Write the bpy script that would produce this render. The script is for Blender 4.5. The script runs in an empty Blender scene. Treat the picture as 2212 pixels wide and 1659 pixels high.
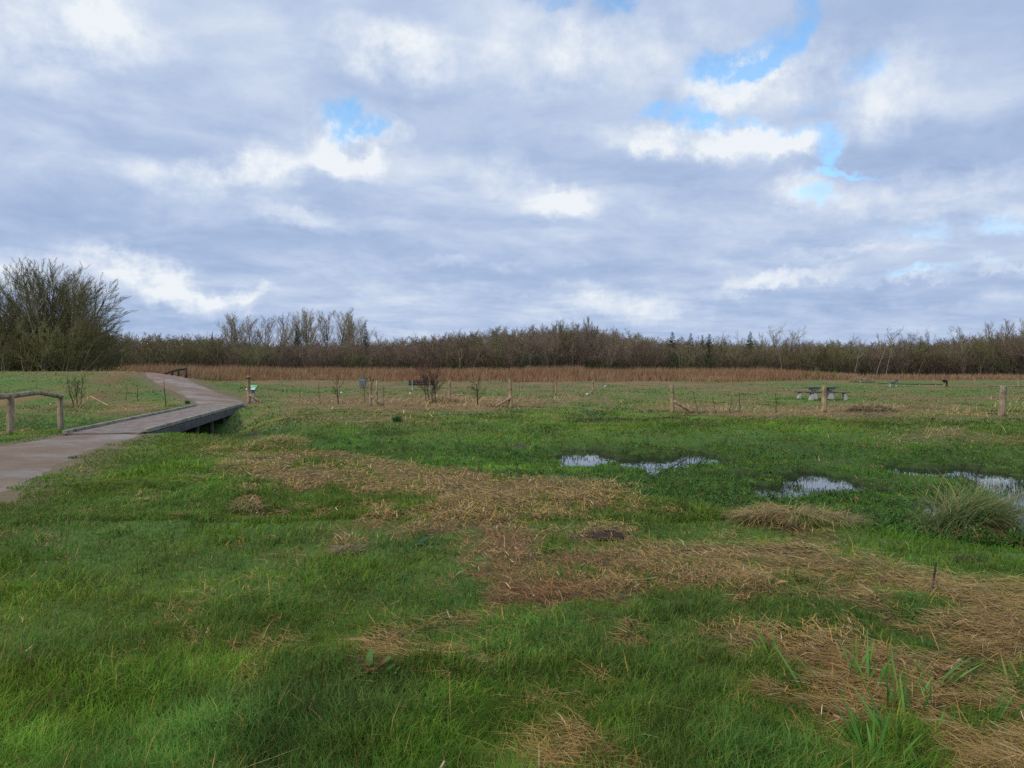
import bpy, math, random
import numpy as np
from mathutils import Vector, Matrix, Euler

sc = bpy.context.scene
col = sc.collection
R = math.radians

# ------------------------------------------------------------------ camera
CAM_Z = 1.6
FV = 1662.0                      # focal length in units of a 2212 wide picture
PITCH = math.atan(26.9 / FV)
cd = bpy.data.cameras.new('camera')
cam = bpy.data.objects.new('camera', cd)
col.objects.link(cam)
cd.sensor_width = 36.0
cd.lens = 36.0 * FV / 2212.0
cd.clip_start = 0.05
cd.clip_end = 6000.0
cam.location = (0, 0, CAM_Z)
cam.rotation_euler = (R(90) - PITCH, 0, 0)
sc.camera = cam

# ------------------------------------------------------------------ exposure, sun
sc.view_settings.view_transform = 'Standard'
sc.view_settings.look = 'None'
sc.view_settings.exposure = 0.0
sc.view_settings.gamma = 1.0
sc.cycles.max_bounces = 5
sc.cycles.diffuse_bounces = 3
sc.cycles.glossy_bounces = 2
sc.cycles.transmission_bounces = 2
sc.cycles.transparent_max_bounces = 4
sc.cycles.use_denoising = False
sc.cycles.sample_clamp_indirect = 2.0
SUN_EL, SUN_AZ = 38.0, 235.0     # azimuth: compass style, clockwise from +Y
sl = bpy.data.lights.new('sun', 'SUN')
sl.energy = 2.3
sl.angle = R(10)
sl.color = (1.0, 0.93, 0.80)
sun = bpy.data.objects.new('sun', sl)
col.objects.link(sun)
sd = Vector((math.sin(R(SUN_AZ)) * math.cos(R(SUN_EL)), math.cos(R(SUN_AZ)) * math.cos(R(SUN_EL)), math.sin(R(SUN_EL))))
sun.rotation_euler = sd.to_track_quat('Z', 'Y').to_euler()
sun.location = sd * 300

# ------------------------------------------------------------------ node helper
class NT:
    def __init__(s, tree):
        s.t = tree
        s.n = tree.nodes
        s.n.clear()
    def new(s, typ, **kw):
        n = s.n.new(typ)
        for k, v in kw.items():
            setattr(n, k, v)
        return n
    def put(s, sock, v):
        if v is None:
            return
        if isinstance(v, bpy.types.NodeSocket):
            s.t.links.new(v, sock)
        else:
            sock.default_value = v
    def math(s, op, a, b=None, c=None, clamp=False):
        n = s.new('ShaderNodeMath', operation=op, use_clamp=clamp)
        s.put(n.inputs[0], a); s.put(n.inputs[1], b); s.put(n.inputs[2], c)
        return n.outputs[0]
    def vmath(s, op, a, b=None, scale=None):
        n = s.new('ShaderNodeVectorMath', operation=op)
        s.put(n.inputs[0], a); s.put(n.inputs[1], b)
        if scale is not None:
            s.put(n.inputs['Scale'], scale)
        return n.outputs[0]
    def noise(s, vec, scale, detail=4, rough=0.5, dist=0.0, color=False):
        n = s.new('ShaderNodeTexNoise')
        s.put(n.inputs['Vector'], vec)
        n.inputs['Scale'].default_value = scale
        n.inputs['Detail'].default_value = detail
        n.inputs['Roughness'].default_value = rough
        n.inputs['Distortion'].default_value = dist
        return n.outputs['Color' if color else 'Fac']
    def ramp(s, fac, stops, interp='LINEAR'):
        n = s.new('ShaderNodeValToRGB')
        n.color_ramp.interpolation = interp
        e = n.color_ramp.elements
        while len(e) < len(stops):
            e.new(0.5)
        for i, (p, c) in enumerate(stops):
            e[i].position = p
            e[i].color = (c, c, c, 1) if not hasattr(c, '__len__') else tuple(c) + ((1,) if len(c) == 3 else ())
        s.put(n.inputs[0], fac)
        return n.outputs[0]
    def mix(s, fac, a, b, mode='MIX'):
        n = s.new('ShaderNodeMix', data_type='RGBA', blend_type=mode)
        s.put(n.inputs['Factor'], fac)
        a_, b_ = [i for i in n.inputs if i.name == 'A' and i.type == 'RGBA'][0], [i for i in n.inputs if i.name == 'B' and i.type == 'RGBA'][0]
        s.put(a_, a if isinstance(a, bpy.types.NodeSocket) else tuple(a) + (1,))
        s.put(b_, b if isinstance(b, bpy.types.NodeSocket) else tuple(b) + (1,))
        return [o for o in n.outputs if o.type == 'RGBA'][0]
    def maprange(s, v, a, b, c=0.0, d=1.0, smooth=False):
        n = s.new('ShaderNodeMapRange', interpolation_type='SMOOTHSTEP' if smooth else 'LINEAR')
        s.put(n.inputs['Value'], v)
        for k, x in zip(('From Min', 'From Max', 'To Min', 'To Max'), (a, b, c, d)):
            s.put(n.inputs[k], x)
        return n.outputs['Result']

# ------------------------------------------------------------------ sky
def sky_dir(u, v):
    d = Vector(((u - 1106) / FV, 1.0, 0.0))
    y = -(v - 829.5) / FV
    f = Vector((0, math.cos(PITCH), -math.sin(PITCH))); up = Vector((0, math.sin(PITCH), math.cos(PITCH)))
    return (Vector(((u - 1106) / FV, 0, 0)) + f + up * y).normalized()

w = bpy.data.worlds.new('World')
sc.world = w
w.use_nodes = True
N = NT(w.node_tree)
tc = N.new('ShaderNodeTexCoord')
DIR = tc.outputs['Generated']
nish = N.new('ShaderNodeTexSky', sky_type='NISHITA')
nish.sun_disc = False
nish.sun_elevation = R(SUN_EL)
nish.sun_rotation = R(SUN_AZ)
nish.air_density = 1.0
nish.dust_density = 0.6
nish.ozone_density = 2.0
bg_blue = N.new('ShaderNodeBackground')
N.put(bg_blue.inputs['Color'], N.mix(1.0, nish.outputs[0], (1.25, 1.72, 1.85), 'MULTIPLY'))
bg_blue.inputs['Strength'].default_value = 0.13

sep = N.new('ShaderNodeSeparateXYZ'); N.put(sep.inputs[0], DIR)
zz = N.math('ADD', N.math('MAXIMUM', sep.outputs['Z'], 0.0), 0.15)
comb = N.new('ShaderNodeCombineXYZ')
N.put(comb.inputs[0], N.math('DIVIDE', sep.outputs['X'], zz))
N.put(comb.inputs[1], N.math('DIVIDE', sep.outputs['Y'], zz))
comb.inputs[2].default_value = 3.7
PL = comb.outputs[0]
warp = N.vmath('SUBTRACT', N.noise(PL, 1.6, 3, 0.5, color=True), (0.5, 0.5, 0.5))
PLW = N.vmath('ADD', PL, N.vmath('SCALE', warp, scale=0.5))
n_big = N.noise(PLW, 0.75, 9, 0.56)
n_mid = N.noise(PLW, 2.1, 8, 0.58)
n_fine = N.noise(PLW, 5.0, 7, 0.6)
dwarp = N.vmath('SUBTRACT', N.noise(DIR, 8.0, 8, 0.68, color=True), (0.5, 0.5, 0.5))
DW = N.vmath('ADD', DIR, N.vmath('SCALE', dwarp, scale=0.10))
def blob(u, v, ru, rv, amp, tilt=0.0, ramp='QUADRATIC_SPHERE'):
    c = sky_dir(u, v)
    f = c
    r = f.cross(Vector((0, 0, 1))).normalized()
    up = r.cross(f).normalized()
    t = R(tilt)
    r2 = r * math.cos(t) + up * math.sin(t)
    u2 = up * math.cos(t) - r * math.sin(t)
    m = Matrix((r2, f, u2)).transposed()
    mp = N.new('ShaderNodeMapping', vector_type='TEXTURE')
    N.put(mp.inputs['Vector'], DW)
    mp.inputs['Location'].default_value = c
    mp.inputs['Rotation'].default_value = m.to_euler()
    mp.inputs['Scale'].default_value = (ru / FV * 1.45, 0.6, rv / FV * 1.45)
    g = N.new('ShaderNodeTexGradient', gradient_type='SPHERICAL')
    N.put(g.inputs[0], mp.outputs[0])
    s = N.maprange(g.outputs['Fac'], 0.0, 0.8, 0.0, 1.0, smooth=True)
    return N.math('MULTIPLY', s, amp)
def total(items, start):
    acc = start
    for it in items:
        acc = N.math('ADD', acc, blob(*it))
    return acc
# (u, v, half width, half height, amount, tilt)
BRIGHT = [(765, 325, 80, 46, .85, -25), (840, 290, 40, 25, .35, 0), (870, 118, 130, 60, .36, 0), (570, 340, 130, 45, .36, 8), (400, 362, 140, 38, .26, 5),
          (1150, 415, 130, 40, .20, -15), (1520, 300, 230, 30, .40, -8), (1640, 330, 130, 25, .25, -5), (1800, 165, 210, 75, .32, -6), (1545, 215, 60, 60, .28, 0), (1640, 165, 60, 40, .32, 20),
          (80, 60, 170, 120, .26, 0), (330, 612, 170, 42, .46, -8), (480, 635, 110, 14, .25, 0), (1320, 668, 190, 32, .26, 0), (1690, 598, 150, 16, .26, 5),
          (1160, 110, 130, 90, .20, 0), (1400, 100, 200, 110, .18, 0), (1840, 285, 100, 40, .24, 15), (1950, 410, 240, 40, .22, 0), (2110, 480, 140, 30, .20, 0), (650, 470, 110, 26, .20, -10), (1020, 565, 110, 16, .16, 0),
          (1220, 440, 80, 30, .22, 10), (0, 590, 80, 40, .26, 0), (1880, 545, 130, 9, .20, 0), (2060, 595, 160, 8, .20, 0), (1240, 625, 90, 12, .15, 0), (270, 85, 100, 50, .14, 0), (1700, 420, 60, 30, .2, 10)]
DARK = [(300, 275, 260, 60, -.10, 0), (2020, 60, 260, 90, -.16, 0), (2060, 320, 260, 60, -.18, 0), (1330, 345, 260, 50, -.14, -8), (150, 450, 330, 60, -.12, 0), (1900, 500, 260, 22, -.15, 4),
        (600, 540, 500, 60, -.12, 0), (1000, 330, 120, 60, -.10, 0), (1100, 600, 300, 30, -.10, 0), (1950, 630, 380, 22, -.14, 0), (350, 690, 330, 26, -.12, 0), (820, 200, 130, 35, -.06, 0), (740, 420, 120, 35, -.12, -30)]
BLUE = [(1565, 155, 70, 40, 1.1, 0), (1660, 110, 60, 40, .9, 30), (1630, 150, 40, 30, .6, 0), (1735, 30, 28, 75, .8, -10), (1180, 6, 70, 16, .55, 0), (1335, 10, 50, 30, .8, 0), (1450, 240, 75, 20, .8, 0), (1540, 272, 80, 20, .9, -8),
        (1700, 290, 80, 14, .7, -8), (1790, 340, 24, 38, .75, 10), (1815, 382, 70, 9, .6, 0), (775, 262, 62, 38, 1.15, 15), (1880, 140, 45, 35, .7, 0), (1760, 425, 50, 14, .55, 0), (2060, 500, 180, 26, .38, 0),
        (1980, 590, 140, 10, .35, 0), (1600, 10, 30, 20, .3, 0), (1780, 250, 60, 20, .4, 0)]
b0 = N.math('ADD', 0.07, N.math('MULTIPLY', n_big, 0.42))
b0 = N.math('ADD', b0, N.math('MULTIPLY', n_mid, 0.32))
b0 = N.math('ADD', b0, N.math('MULTIPLY', n_fine, 0.12))
n_dir = N.noise(DW, 7.0, 7, 0.6)
b0 = N.math('ADD', b0, N.math('MULTIPLY', N.math('SUBTRACT', n_dir, 0.5), 0.32))
bmod = N.maprange(N.noise(DIR, 13.0, 8, 0.62), 0.36, 0.62, 0.15, 1.5)
bsum = N.math('ADD', N.math('MULTIPLY', total(BRIGHT, 0.0), bmod), total(DARK, b0))
# relief of the cloud layer: the side towards the light is brighter than the far side
off1 = N.noise(N.vmath('ADD', PLW, (0.10, -0.13, 0.0)), 2.1, 8, 0.58)
bsum = N.math('ADD', bsum, N.math('MULTIPLY', N.math('SUBTRACT', n_mid, off1), 0.50))
off2 = N.noise(N.vmath('ADD', PLW, (0.05, -0.06, 0.0)), 5.0, 7, 0.6)
bsum = N.math('ADD', bsum, N.math('MULTIPLY', N.math('SUBTRACT', n_fine, off2), 0.16))
bsum = N.math('ADD', bsum, N.math('MULTIPLY', N.math('MAXIMUM', sep.outputs['Z'], 0.0), 0.20))
cloud = N.ramp(bsum, [(0.18, (.325, .440, .665)), (0.40, (.410, .520, .740)), (0.57, (.510, .612, .805)), (0.76, (.650, .730, .865)), (1.05, (.850, .900, .945))])
bg_cloud = N.new('ShaderNodeBackground')
N.put(bg_cloud.inputs['Color'], cloud)
bg_cloud.inputs['Strength'].default_value = 1.0
blue = total(BLUE, 0.0)
edge = N.noise(DIR, 15.0, 9, 0.66)
blue = N.math('MULTIPLY', blue, N.maprange(edge, 0.36, 0.58, 0.15, 1.6))
blue = N.maprange(blue, 0.05, 1.55, 0.0, 0.84, smooth=True)
ms = N.new('ShaderNodeMixShader')
N.put(ms.inputs[0], blue)
N.t.links.new(bg_cloud.outputs[0], ms.inputs[1])
N.t.links.new(bg_blue.outputs[0], ms.inputs[2])
wo = N.new('ShaderNodeOutputWorld')
N.t.links.new(ms.outputs[0], wo.inputs[0])

# ------------------------------------------------------------------ numpy noise
def _hash(ix, iy, seed):
    h = (ix.astype(np.int64) * 374761393 + iy.astype(np.int64) * 668265263 + seed * 1442695041) & 0xFFFFFFFF
    h = ((h ^ (h >> 13)) * 1274126177) & 0xFFFFFFFF
    h = h ^ (h >> 16)
    return (h & 0xFFFFFF) / float(0xFFFFFF)
def vnoise(x, y, seed=0):
    x = np.asarray(x, float); y = np.asarray(y, float)
    ix, iy = np.floor(x), np.floor(y)
    fx, fy = x - ix, y - iy
    fx = fx * fx * (3 - 2 * fx); fy = fy * fy * (3 - 2 * fy)
    a, b = _hash(ix, iy, seed), _hash(ix + 1, iy, seed)
    c, d = _hash(ix, iy + 1, seed), _hash(ix + 1, iy + 1, seed)
    return (a * (1 - fx) + b * fx) * (1 - fy) + (c * (1 - fx) + d * fx) * fy
def fbm(x, y, seed=0, o=4, g=0.5):
    s = 0; a = 1; t = 0
    for i in range(o):
        s = s + a * vnoise(x * 2 ** i + 17.3 * i, y * 2 ** i - 9.1 * i, seed + i * 7)
        t += a; a *= g
    return s / t
def S(t):
    t = np.clip(t, 0, 1)
    return t * t * (3 - 2 * t)

# ------------------------------------------------------------------ where the features of the place lie, from image coordinates projected onto flat ground
def to_uv(x, y):
    yy = np.maximum(y, 1.0)
    return 1106 + FV * x / yy, 802.6 + FV * CAM_Z / yy
def blobs(x, y, items, z=0.0):
    yy = np.maximum(y, 1.0)
    u = 1106 + FV * x / yy; v = 802.6 + FV * (CAM_Z - z) / yy
    out = np.zeros(np.shape(x))
    for it in items:
        cu, cv, ru, rv, a = it[:5]
        t = R(it[5]) if len(it) > 5 else 0.0
        du, dv = u - cu, v - cv
        p = (du * math.cos(t) + dv * math.sin(t)) / ru; q = (dv * math.cos(t) - du * math.sin(t)) / rv
        out = out + a * np.exp(-(p * p + q * q) * 1.1)
    return out

NEAR_BANK = ([-60, -30, -12, -9.2, -7.1, -2.4, .57, 2.17, 3.15, 3.8, 4.5, 8, 20, 60], [24, 22, 20.4, 20.2, 18.5, 13.6, 10.9, 8.8, 7.75, 7.1, 6.9, 5.6, 3.5, 2])
FAR_BANK = ([-60, -30, -12, -8, -4, 0, 5, 15, 60], [35, 33, 32, 27, 24, 23, 22, 21, 20])
WATER_Z = -0.30
BR_A = np.array((-10.28, 19.35)); BR_B = np.array((-13.55, 35.9)); BR_W = 1.0   # bridge axis and half width
BR_L = float(np.linalg.norm(BR_B - BR_A)); BR_D = (BR_B - BR_A) / BR_L; BR_N = np.array((BR_D[1], -BR_D[0]))
PONDS = [(1262, 998, 60, 30, 1.5), (1240, 985, 36, 16, .9), (1400, 1006, 85, 22, 1.2), (1480, 1002, 60, 22, 1.1), (1550, 1003, 50, 13, .9), (1600, 1034, 60, 10, 1.3, 5), (1660, 1064, 100, 14, 1.4, 8), (1765, 1050, 80, 26, 1.4, 8), (1700, 1075, 50, 10, .7),
         (2000, 1022, 80, 13, 1.9, 5), (2120, 1031, 60, 12, 1.8, 5), (1900, 1068, 50, 10, 1.1), (2205, 1095, 80, 64, 1.8), (2130, 1060, 50, 12, .6), (2030, 1107, 45, 22, 1.5), (1985, 1075, 30, 8, .5), (1128, 987, 20, 5, .8), (1050, 968, 18, 4, .8), (1040, 983, 16, 4, .6),
         (2195, 1150, 40, 16, .9), (1560, 1040, 30, 8, .6), (1850, 1090, 40, 8, .5)]
def bank(x, y):
    yn = np.interp(x, *NEAR_BANK); yf = np.interp(x, *FAR_BANK)
    wob = 0.9 * (fbm(x / 1.7, y / 1.7, 40, 3) - 0.5)
    return S((y - yn + wob * 0.8) / 1.3) * S((yf - y + wob * 4) / 6.0)
PATH_L = [(-28, 4.0), (-17, 5.0), (-11.5, 8.8), (-11.5, 15.5), (-11.55, 19.2)]
PATH_C1 = [(-7.2, 1.0), (-7.6, 5.6), (-8.05, 9.4), (-9.15, 13.0), (-9.75, 16.2), (-10.28, 19.42)]
PATH_W1 = [1.8, 1.8, 1.75, 1.6, 1.25, 1.05]
PATH_C2 = [(-13.55, 35.82), (-14.6, 38.6), (-16.7, 42.2), (-19.6, 45.8), (-21.9, 49.0), (-24.5, 54.0), (-28.0, 60.0)]
PATH_W2 = [1.1, 1.35, 1.45, 1.5, 1.45, 1.4, 1.4]
def poly_dist(x, y, pts, ws):
    best = np.full(np.shape(x), 1e9)
    for i in range(len(pts) - 1):
        a = np.array(pts[i]); b = np.array(pts[i + 1]); d = b - a; L2 = float(d @ d)
        t = np.clip(((x - a[0]) * d[0] + (y - a[1]) * d[1]) / L2, 0, 1)
        dist = np.hypot(x - a[0] - t * d[0], y - a[1] - t * d[1]) - (ws[i] * (1 - t) + ws[i + 1] * t)
        best = np.minimum(best, dist)
    return best
def path_d(x, y):
    return np.minimum(poly_dist(x, y, PATH_C1, PATH_W1), poly_dist(x, y, PATH_C2, PATH_W2))
def bridge_st(x, y):
    s = (x - BR_A[0]) * BR_D[0] + (y - BR_A[1]) * BR_D[1]
    t = (x - BR_A[0]) * BR_N[0] + (y - BR_A[1]) * BR_N[1]
    return s, t
HEAPS = [(611, 952, 42, 9, .16), (1255, 1040, 75, 9, .10, 3), (1365, 1052, 45, 9, .10), (1310, 1070, 50, 9, .10), (1715, 1122, 110, 16, .13, 3), (750, 1190, 28, 8, .07), (960, 862, 90, 8, .12), (1880, 888, 130, 8, .16), (2100, 905, 80, 8, .1),
         (530, 1100, 36, 14, .06), (1310, 1157, 30, 8, .05), (1715, 1186, 36, 7, .04), (100, 1045, 60, 14, .05), (1640, 1290, 90, 25, .06), (1960, 1310, 130, 30, .06)]
def height(x, y):
    x = np.asarray(x, float); y = np.asarray(y, float)
    z = 0.09 * (fbm(x / 9, y / 9, 3, 3) - 0.5) * S((y - 2) / 20)
    pd = path_d(x, y)
    rough = S((pd - 0.1) / 1.2)
    z = z + rough * (1 - .5 * bank(x, y)) * (0.10 * (fbm(x / 0.9, y / 0.9, 11, 3) - 0.5) + 0.05 * (fbm(x / 0.25, y / 0.25, 12, 2) - 0.5) * (y < 22))
    bk = bank(x, y)
    z = z * (1 - 0.55 * bk) + bk * (WATER_Z + 0.085)
    pond = blobs(x, y, PONDS, WATER_Z) * bk
    pn = fbm(x / 0.62, y / 0.75, 60, 4, .6)
    z = z - bk * 0.24 * S((np.minimum(pond, 1.6) * (0.9 + 0.4 * pn) + 3.4 * (pn - .5) * S(pond * 3) - 0.36) / 0.22)
    z = z + blobs(x, y, HEAPS)
    # mound on the left that the path climbs
    M = 1.56 * S((y - 32) / 18) * S((-x - 12.5) / 14) * (1 - 0.9 * S((y - np.interp(-x, [18, 24, 45], [48, 50.5, 64])) / np.interp(-x, [24, 45], [16, 30])))
    z = z + M + 0.35 * S((y - 38) / 10) * S((-x - 9) / 14) * (1 - S((y - 52) / 10)) * (1 - S((-x - 24) / 6)) * 0.2
    z = z + 0.6 * S((y - 78) / 55)
    # ditch under the foot bridge
    s, t = bridge_st(x, y)
    z = z - 0.85 * S((t + 0.9) / 0.9) * S((4.2 - t) / 3.4) * S((s - 1.1) / 1.6) * S((14.8 - s) / 5.5)
    z = z - 0.12 * S((1.25 - np.abs(t)) / 0.4) * S((s - 0.25) / 0.3) * S((BR_L - 0.25 - s) / 0.3)
    return z
def h1(x, y):
    return float(height(np.array([x]), np.array([y]))[0])
_ts = np.geomspace(2.0, 260.0, 2500)
def G(u, v):
    d = sky_dir(u, v)
    xs, ys, zs = d.x * _ts, d.y * _ts, CAM_Z + d.z * _ts
    below = zs < height(xs, ys)
    i = int(np.argmax(below)) if below.any() else len(_ts) - 1
    x, y = float(xs[i]), float(ys[i])
    return Vector((x, y, h1(x, y)))
def at(u, Y):
    x = (u - 1106) / FV * Y
    return Vector((x, Y, h1(x, Y)))

STRAW = [(860, 1075, 300, 50, .30), (1180, 1130, 260, 60, .34), (1450, 1210, 300, 80, .36), (1250, 1300, 260, 60, .18), (1700, 1330, 380, 130, .30), (700, 1030, 220, 40, .25), (1050, 1250, 200, 50, .15), (1850, 1230, 260, 60, .20), (720, 1010, 190, 26, .95), (860, 1042, 170, 24, .95), (970, 1062, 130, 18, .7), (620, 1000, 90, 20, .7), (1080, 1080, 150, 20, .7), (1190, 1040, 110, 9, 1), (1300, 1065, 70, 12, .9), (1715, 1122, 115, 14, 1.4),
         (900, 1150, 120, 12, .5), (1110, 1160, 60, 14, .7), (1180, 1120, 100, 14, .6), (1300, 1155, 80, 12, .7), (1080, 1200, 50, 18, .5), (1300, 1230, 90, 20, .7), (1500, 1250, 170, 36, .8), (1700, 1200, 140, 22, .7),
         (1500, 1195, 120, 18, .6), (1600, 1300, 250, 45, 1), (1950, 1310, 230, 60, .95), (2100, 1400, 150, 90, .9), (1700, 1420, 220, 50, .9), (1450, 1380, 120, 26, .8), (1650, 1500, 120, 40, .8), (1850, 1500, 150, 60, .9),
         (2050, 1560, 190, 110, 1.25), (1500, 1385, 200, 40, .45), (2130, 1640, 120, 50, .7), (1960, 1640, 150, 40, .8), (1100, 1430, 60, 16, .4), (1300, 1480, 40, 20, .5), (750, 1190, 32, 8, 1.2), (980, 1470, 40, 15, .6), (1000, 1440, 90, 20, .4),
         (611, 954, 48, 9, 1.4), (950, 1000, 90, 10, .8), (540, 1100, 44, 14, .6), (690, 868, 60, 6, .7), (740, 868, 120, 10, .7), (900, 872, 130, 14, 1.1), (1030, 876, 120, 14, 1.2), (1180, 862, 150, 8, .8), (1420, 885, 60, 6, .9), (1560, 890, 100, 7, .7),
         (1700, 893, 150, 8, .8), (1880, 890, 180, 10, 1.2), (2100, 903, 120, 8, .9), (2100, 940, 150, 16, .7), (1950, 950, 150, 10, .5), (700, 905, 200, 12, .4), (855, 912, 70, 8, .6), (200, 905, 260, 22, .6), (300, 882, 60, 8, .9), (60, 930, 100, 15, .5),
         (2070, 1130, 70, 16, 1.0), (480, 965, 60, 12, .5), (90, 1180, 60, 12, .2), (430, 1110, 60, 20, .3), (1900, 1440, 200, 60, .5), (1380, 1330, 60, 15, .4), (1430, 960, 120, 10, .3), (1700, 965, 100, 10, .25)]
GREEN = [(2060, 1200, 160, 36, 1.1), (1250, 1250, 60, 20, .5), (1560, 1080, 90, 14, .5), (1100, 1110, 60, 10, .6), (1240, 1190, 120, 12, .4), (1500, 1175, 60, 10, .5), (1200, 1400, 160, 60, .5), (1500, 1560, 90, 60, .8), (1560, 1340, 40, 16, .5), (900, 1045, 20, 6, .5)]
DARKZ = [(1310, 1157, 34, 10, 1.2), (1700, 1186, 44, 9, 1.3), (1500, 1190, 90, 7, .5), (2080, 1460, 120, 60, .8), (480, 932, 60, 14, 1.0), (720, 905, 50, 4, .5), (1120, 946, 24, 4, .9), (1300, 1290, 60, 12, .3), (1100, 1080, 40, 6, .4), (1880, 900, 60, 5, .6), (1700, 925, 50, 5, .4), (640, 1500, 26, 14, .5), (740, 1545, 30, 16, .6)]
def u0_(x, y):
    return to_uv(x, y)[0]
def zones(x, y):
    """straw, bare earth, marsh and water amounts at points of the ground"""
    yy = np.maximum(y, 1.0)
    n1 = fbm(x / 1.1, y / 1.6, 21, 4); n2 = fbm(x / 0.35, y / 0.5, 22, 3); n3 = fbm(x / 6, y / 5, 23, 3)
    bk = bank(x, y)
    st = blobs(x, y, [(q[0], q[1], q[2] * 1.15, q[3] * (1.35 if q[1] > 990 else 1.0)) + tuple(q[4:]) for q in STRAW]) - blobs(x, y, GREEN)
    far = S((y - 24) / 12)
    n6 = fbm(x / .14, y / .16, 26, 2)
    st = np.where(y < 24, 1.15 * st.clip(-1, 1.1) + (1.7 * (n1 - .5) + 2.3 * (n2 - .5) + 1.7 * (n6 - .5)) * (.45 + .65 * S(st * 2.2)) - .27, st * (0.55 + 0.9 * n1) + 1.9 * (n2 - 0.5) * (0.30 + st.clip(0, 1)) * 0.75) + .9 * (n1 - .5) * S((u0_(x, y) - 500) / 500) * S((16 - y) / 6) + 0.03
    st = st + far * (0.22 + 1.6 * (n3 - 0.5) + 1.2 * (n1 - 0.5))
    u, v = to_uv(x, y)
    mown = S((v - 812) / 4) * S((842 - v + 18 * (n3 - .5)) / 8) * S((u - 500) / 80) * S((1750 - u) / 300)
    st = st * (1 - .35 * far)
    n5 = fbm(x / 1.3, y / 4.5, 24, 3)
    st = st + (1 - bk) * far * (1.0 * np.clip(n5 - .50, 0, 1) * 3.8) * (.4 + n2) * .8 + .5 * bk * np.clip(n5 - .56, 0, 1) * 3
    st = np.clip(st + 0.6 * mown * np.clip(fbm(x / 2.2, y / 5.0, 28, 4) * 4 - 1.6, 0, 1), 0, .92)
    st = st * (1 - 0.85 * bk)
    dk = np.clip(blobs(x, y, DARKZ) * (0.4 + 1.2 * n1) + np.clip(n2 - 0.62, 0, 1) * 3.5 * (.3 + st.clip(0, 1)) + 0.25 * mown, 0, 1)
    return st, dk, bk, n1, n2, n3, mown
# ------------------------------------------------------------------ mesh helpers
def mesh_np(name, verts, faces, cols=None, smooth=False):
    """verts (n,3); faces list of int arrays, each (m,k)"""
    me = bpy.data.meshes.new(name)
    verts = np.ascontiguousarray(verts, dtype=np.float32)
    me.vertices.add(len(verts))
    me.vertices.foreach_set('co', verts.ravel())
    if not isinstance(faces, list):
        faces = [faces]
    faces = [f for f in faces if len(f)]
    idx = np.concatenate([f.ravel() for f in faces]).astype(np.int32)
    tot = np.concatenate([np.full(len(f), f.shape[1], np.int32) for f in faces])
    start = np.concatenate([[0], np.cumsum(tot)[:-1]]).astype(np.int32)
    me.loops.add(len(idx)); me.loops.foreach_set('vertex_index', idx)
    me.polygons.add(len(tot)); me.polygons.foreach_set('loop_start', start); me.polygons.foreach_set('loop_total', tot)
    if smooth:
        me.polygons.foreach_set('use_smooth', np.ones(len(tot), bool))
    if cols is not None:
        ca = me.attributes.new('Col', 'FLOAT_COLOR', 'POINT')
        c4 = np.ones((len(verts), 4), np.float32); c4[:, :3] = cols
        ca.data.foreach_set('color', c4.ravel())
    me.update(calc_edges=True)
    return me
def link(name, me, mat, parent=None, loc=None):
    o = bpy.data.objects.new(name, me)
    col.objects.link(o)
    if mat is not None:
        me.materials.clear(); me.materials.append(mat)
    if parent is not None:
        o.parent = parent
    if loc is not None:
        o.location = loc
    return o
def tag(o, label=None, cat=None, group=None, kind=None):
    if label: o['label'] = label
    if cat: o['category'] = cat
    if group: o['group'] = group
    if kind: o['kind'] = kind
    return o
def empty(name, loc, label=None, cat=None, group=None, rz=0.0):
    o = bpy.data.objects.new(name, None)
    o.empty_display_size = 0.2
    o.location = loc; o.rotation_euler = (0, 0, rz)
    col.objects.link(o)
    return tag(o, label, cat, group)

def new_mat(name):
    m = bpy.data.materials.new(name)
    m.use_nodes = True
    return m, NT(m.node_tree)
def finish(N, color, rough=0.8, bump=None, bump_s=0.3, bump_d=0.01, spec=0.3, metallic=0.0, transl=0.0, normal=None):
    p = N.new('ShaderNodeBsdfPrincipled')
    N.put(p.inputs['Base Color'], color if isinstance(color, bpy.types.NodeSocket) else tuple(color) + (1,))
    N.put(p.inputs['Roughness'], rough)
    p.inputs['Specular IOR Level'].default_value = spec
    p.inputs['Metallic'].default_value = metallic
    if bump is not None:
        b = N.new('ShaderNodeBump'); b.inputs['Strength'].default_value = bump_s; b.inputs['Distance'].default_value = bump_d
        N.put(b.inputs['Height'], bump); N.t.links.new(b.outputs[0], p.inputs['Normal'])
    out = N.new('ShaderNodeOutputMaterial')
    sh = p.outputs[0]
    if transl > 0:
        t = N.new('ShaderNodeBsdfTranslucent'); N.put(t.inputs[0], color if isinstance(color, bpy.types.NodeSocket) else tuple(color) + (1,))
        mx = N.new('ShaderNodeMixShader'); mx.inputs[0].default_value = transl
        N.t.links.new(sh, mx.inputs[1]); N.t.links.new(t.outputs[0], mx.inputs[2]); sh = mx.outputs[0]
    N.t.links.new(sh, out.inputs[0])
    return p

# materials ---------------------------------------------------------------
def mat_vcol(name, rough=0.5, spec=0.35, transl=0.25):
    m, N = new_mat(name)
    a = N.new('ShaderNodeAttribute', attribute_name='Col')
    finish(N, a.outputs['Color'], rough, spec=spec, transl=transl)
    return m
M_GRASS = mat_vcol('grass_blades', 0.55, 0.14, 0.35)
M_STRAW = mat_vcol('dry_straw', 0.6, 0.3, 0.10)
M_REED = mat_vcol('reed_stalks', 0.8, 0.15, 0.15)
M_LEAF = mat_vcol('leaves', 0.5, 0.2, 0.3)

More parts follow.
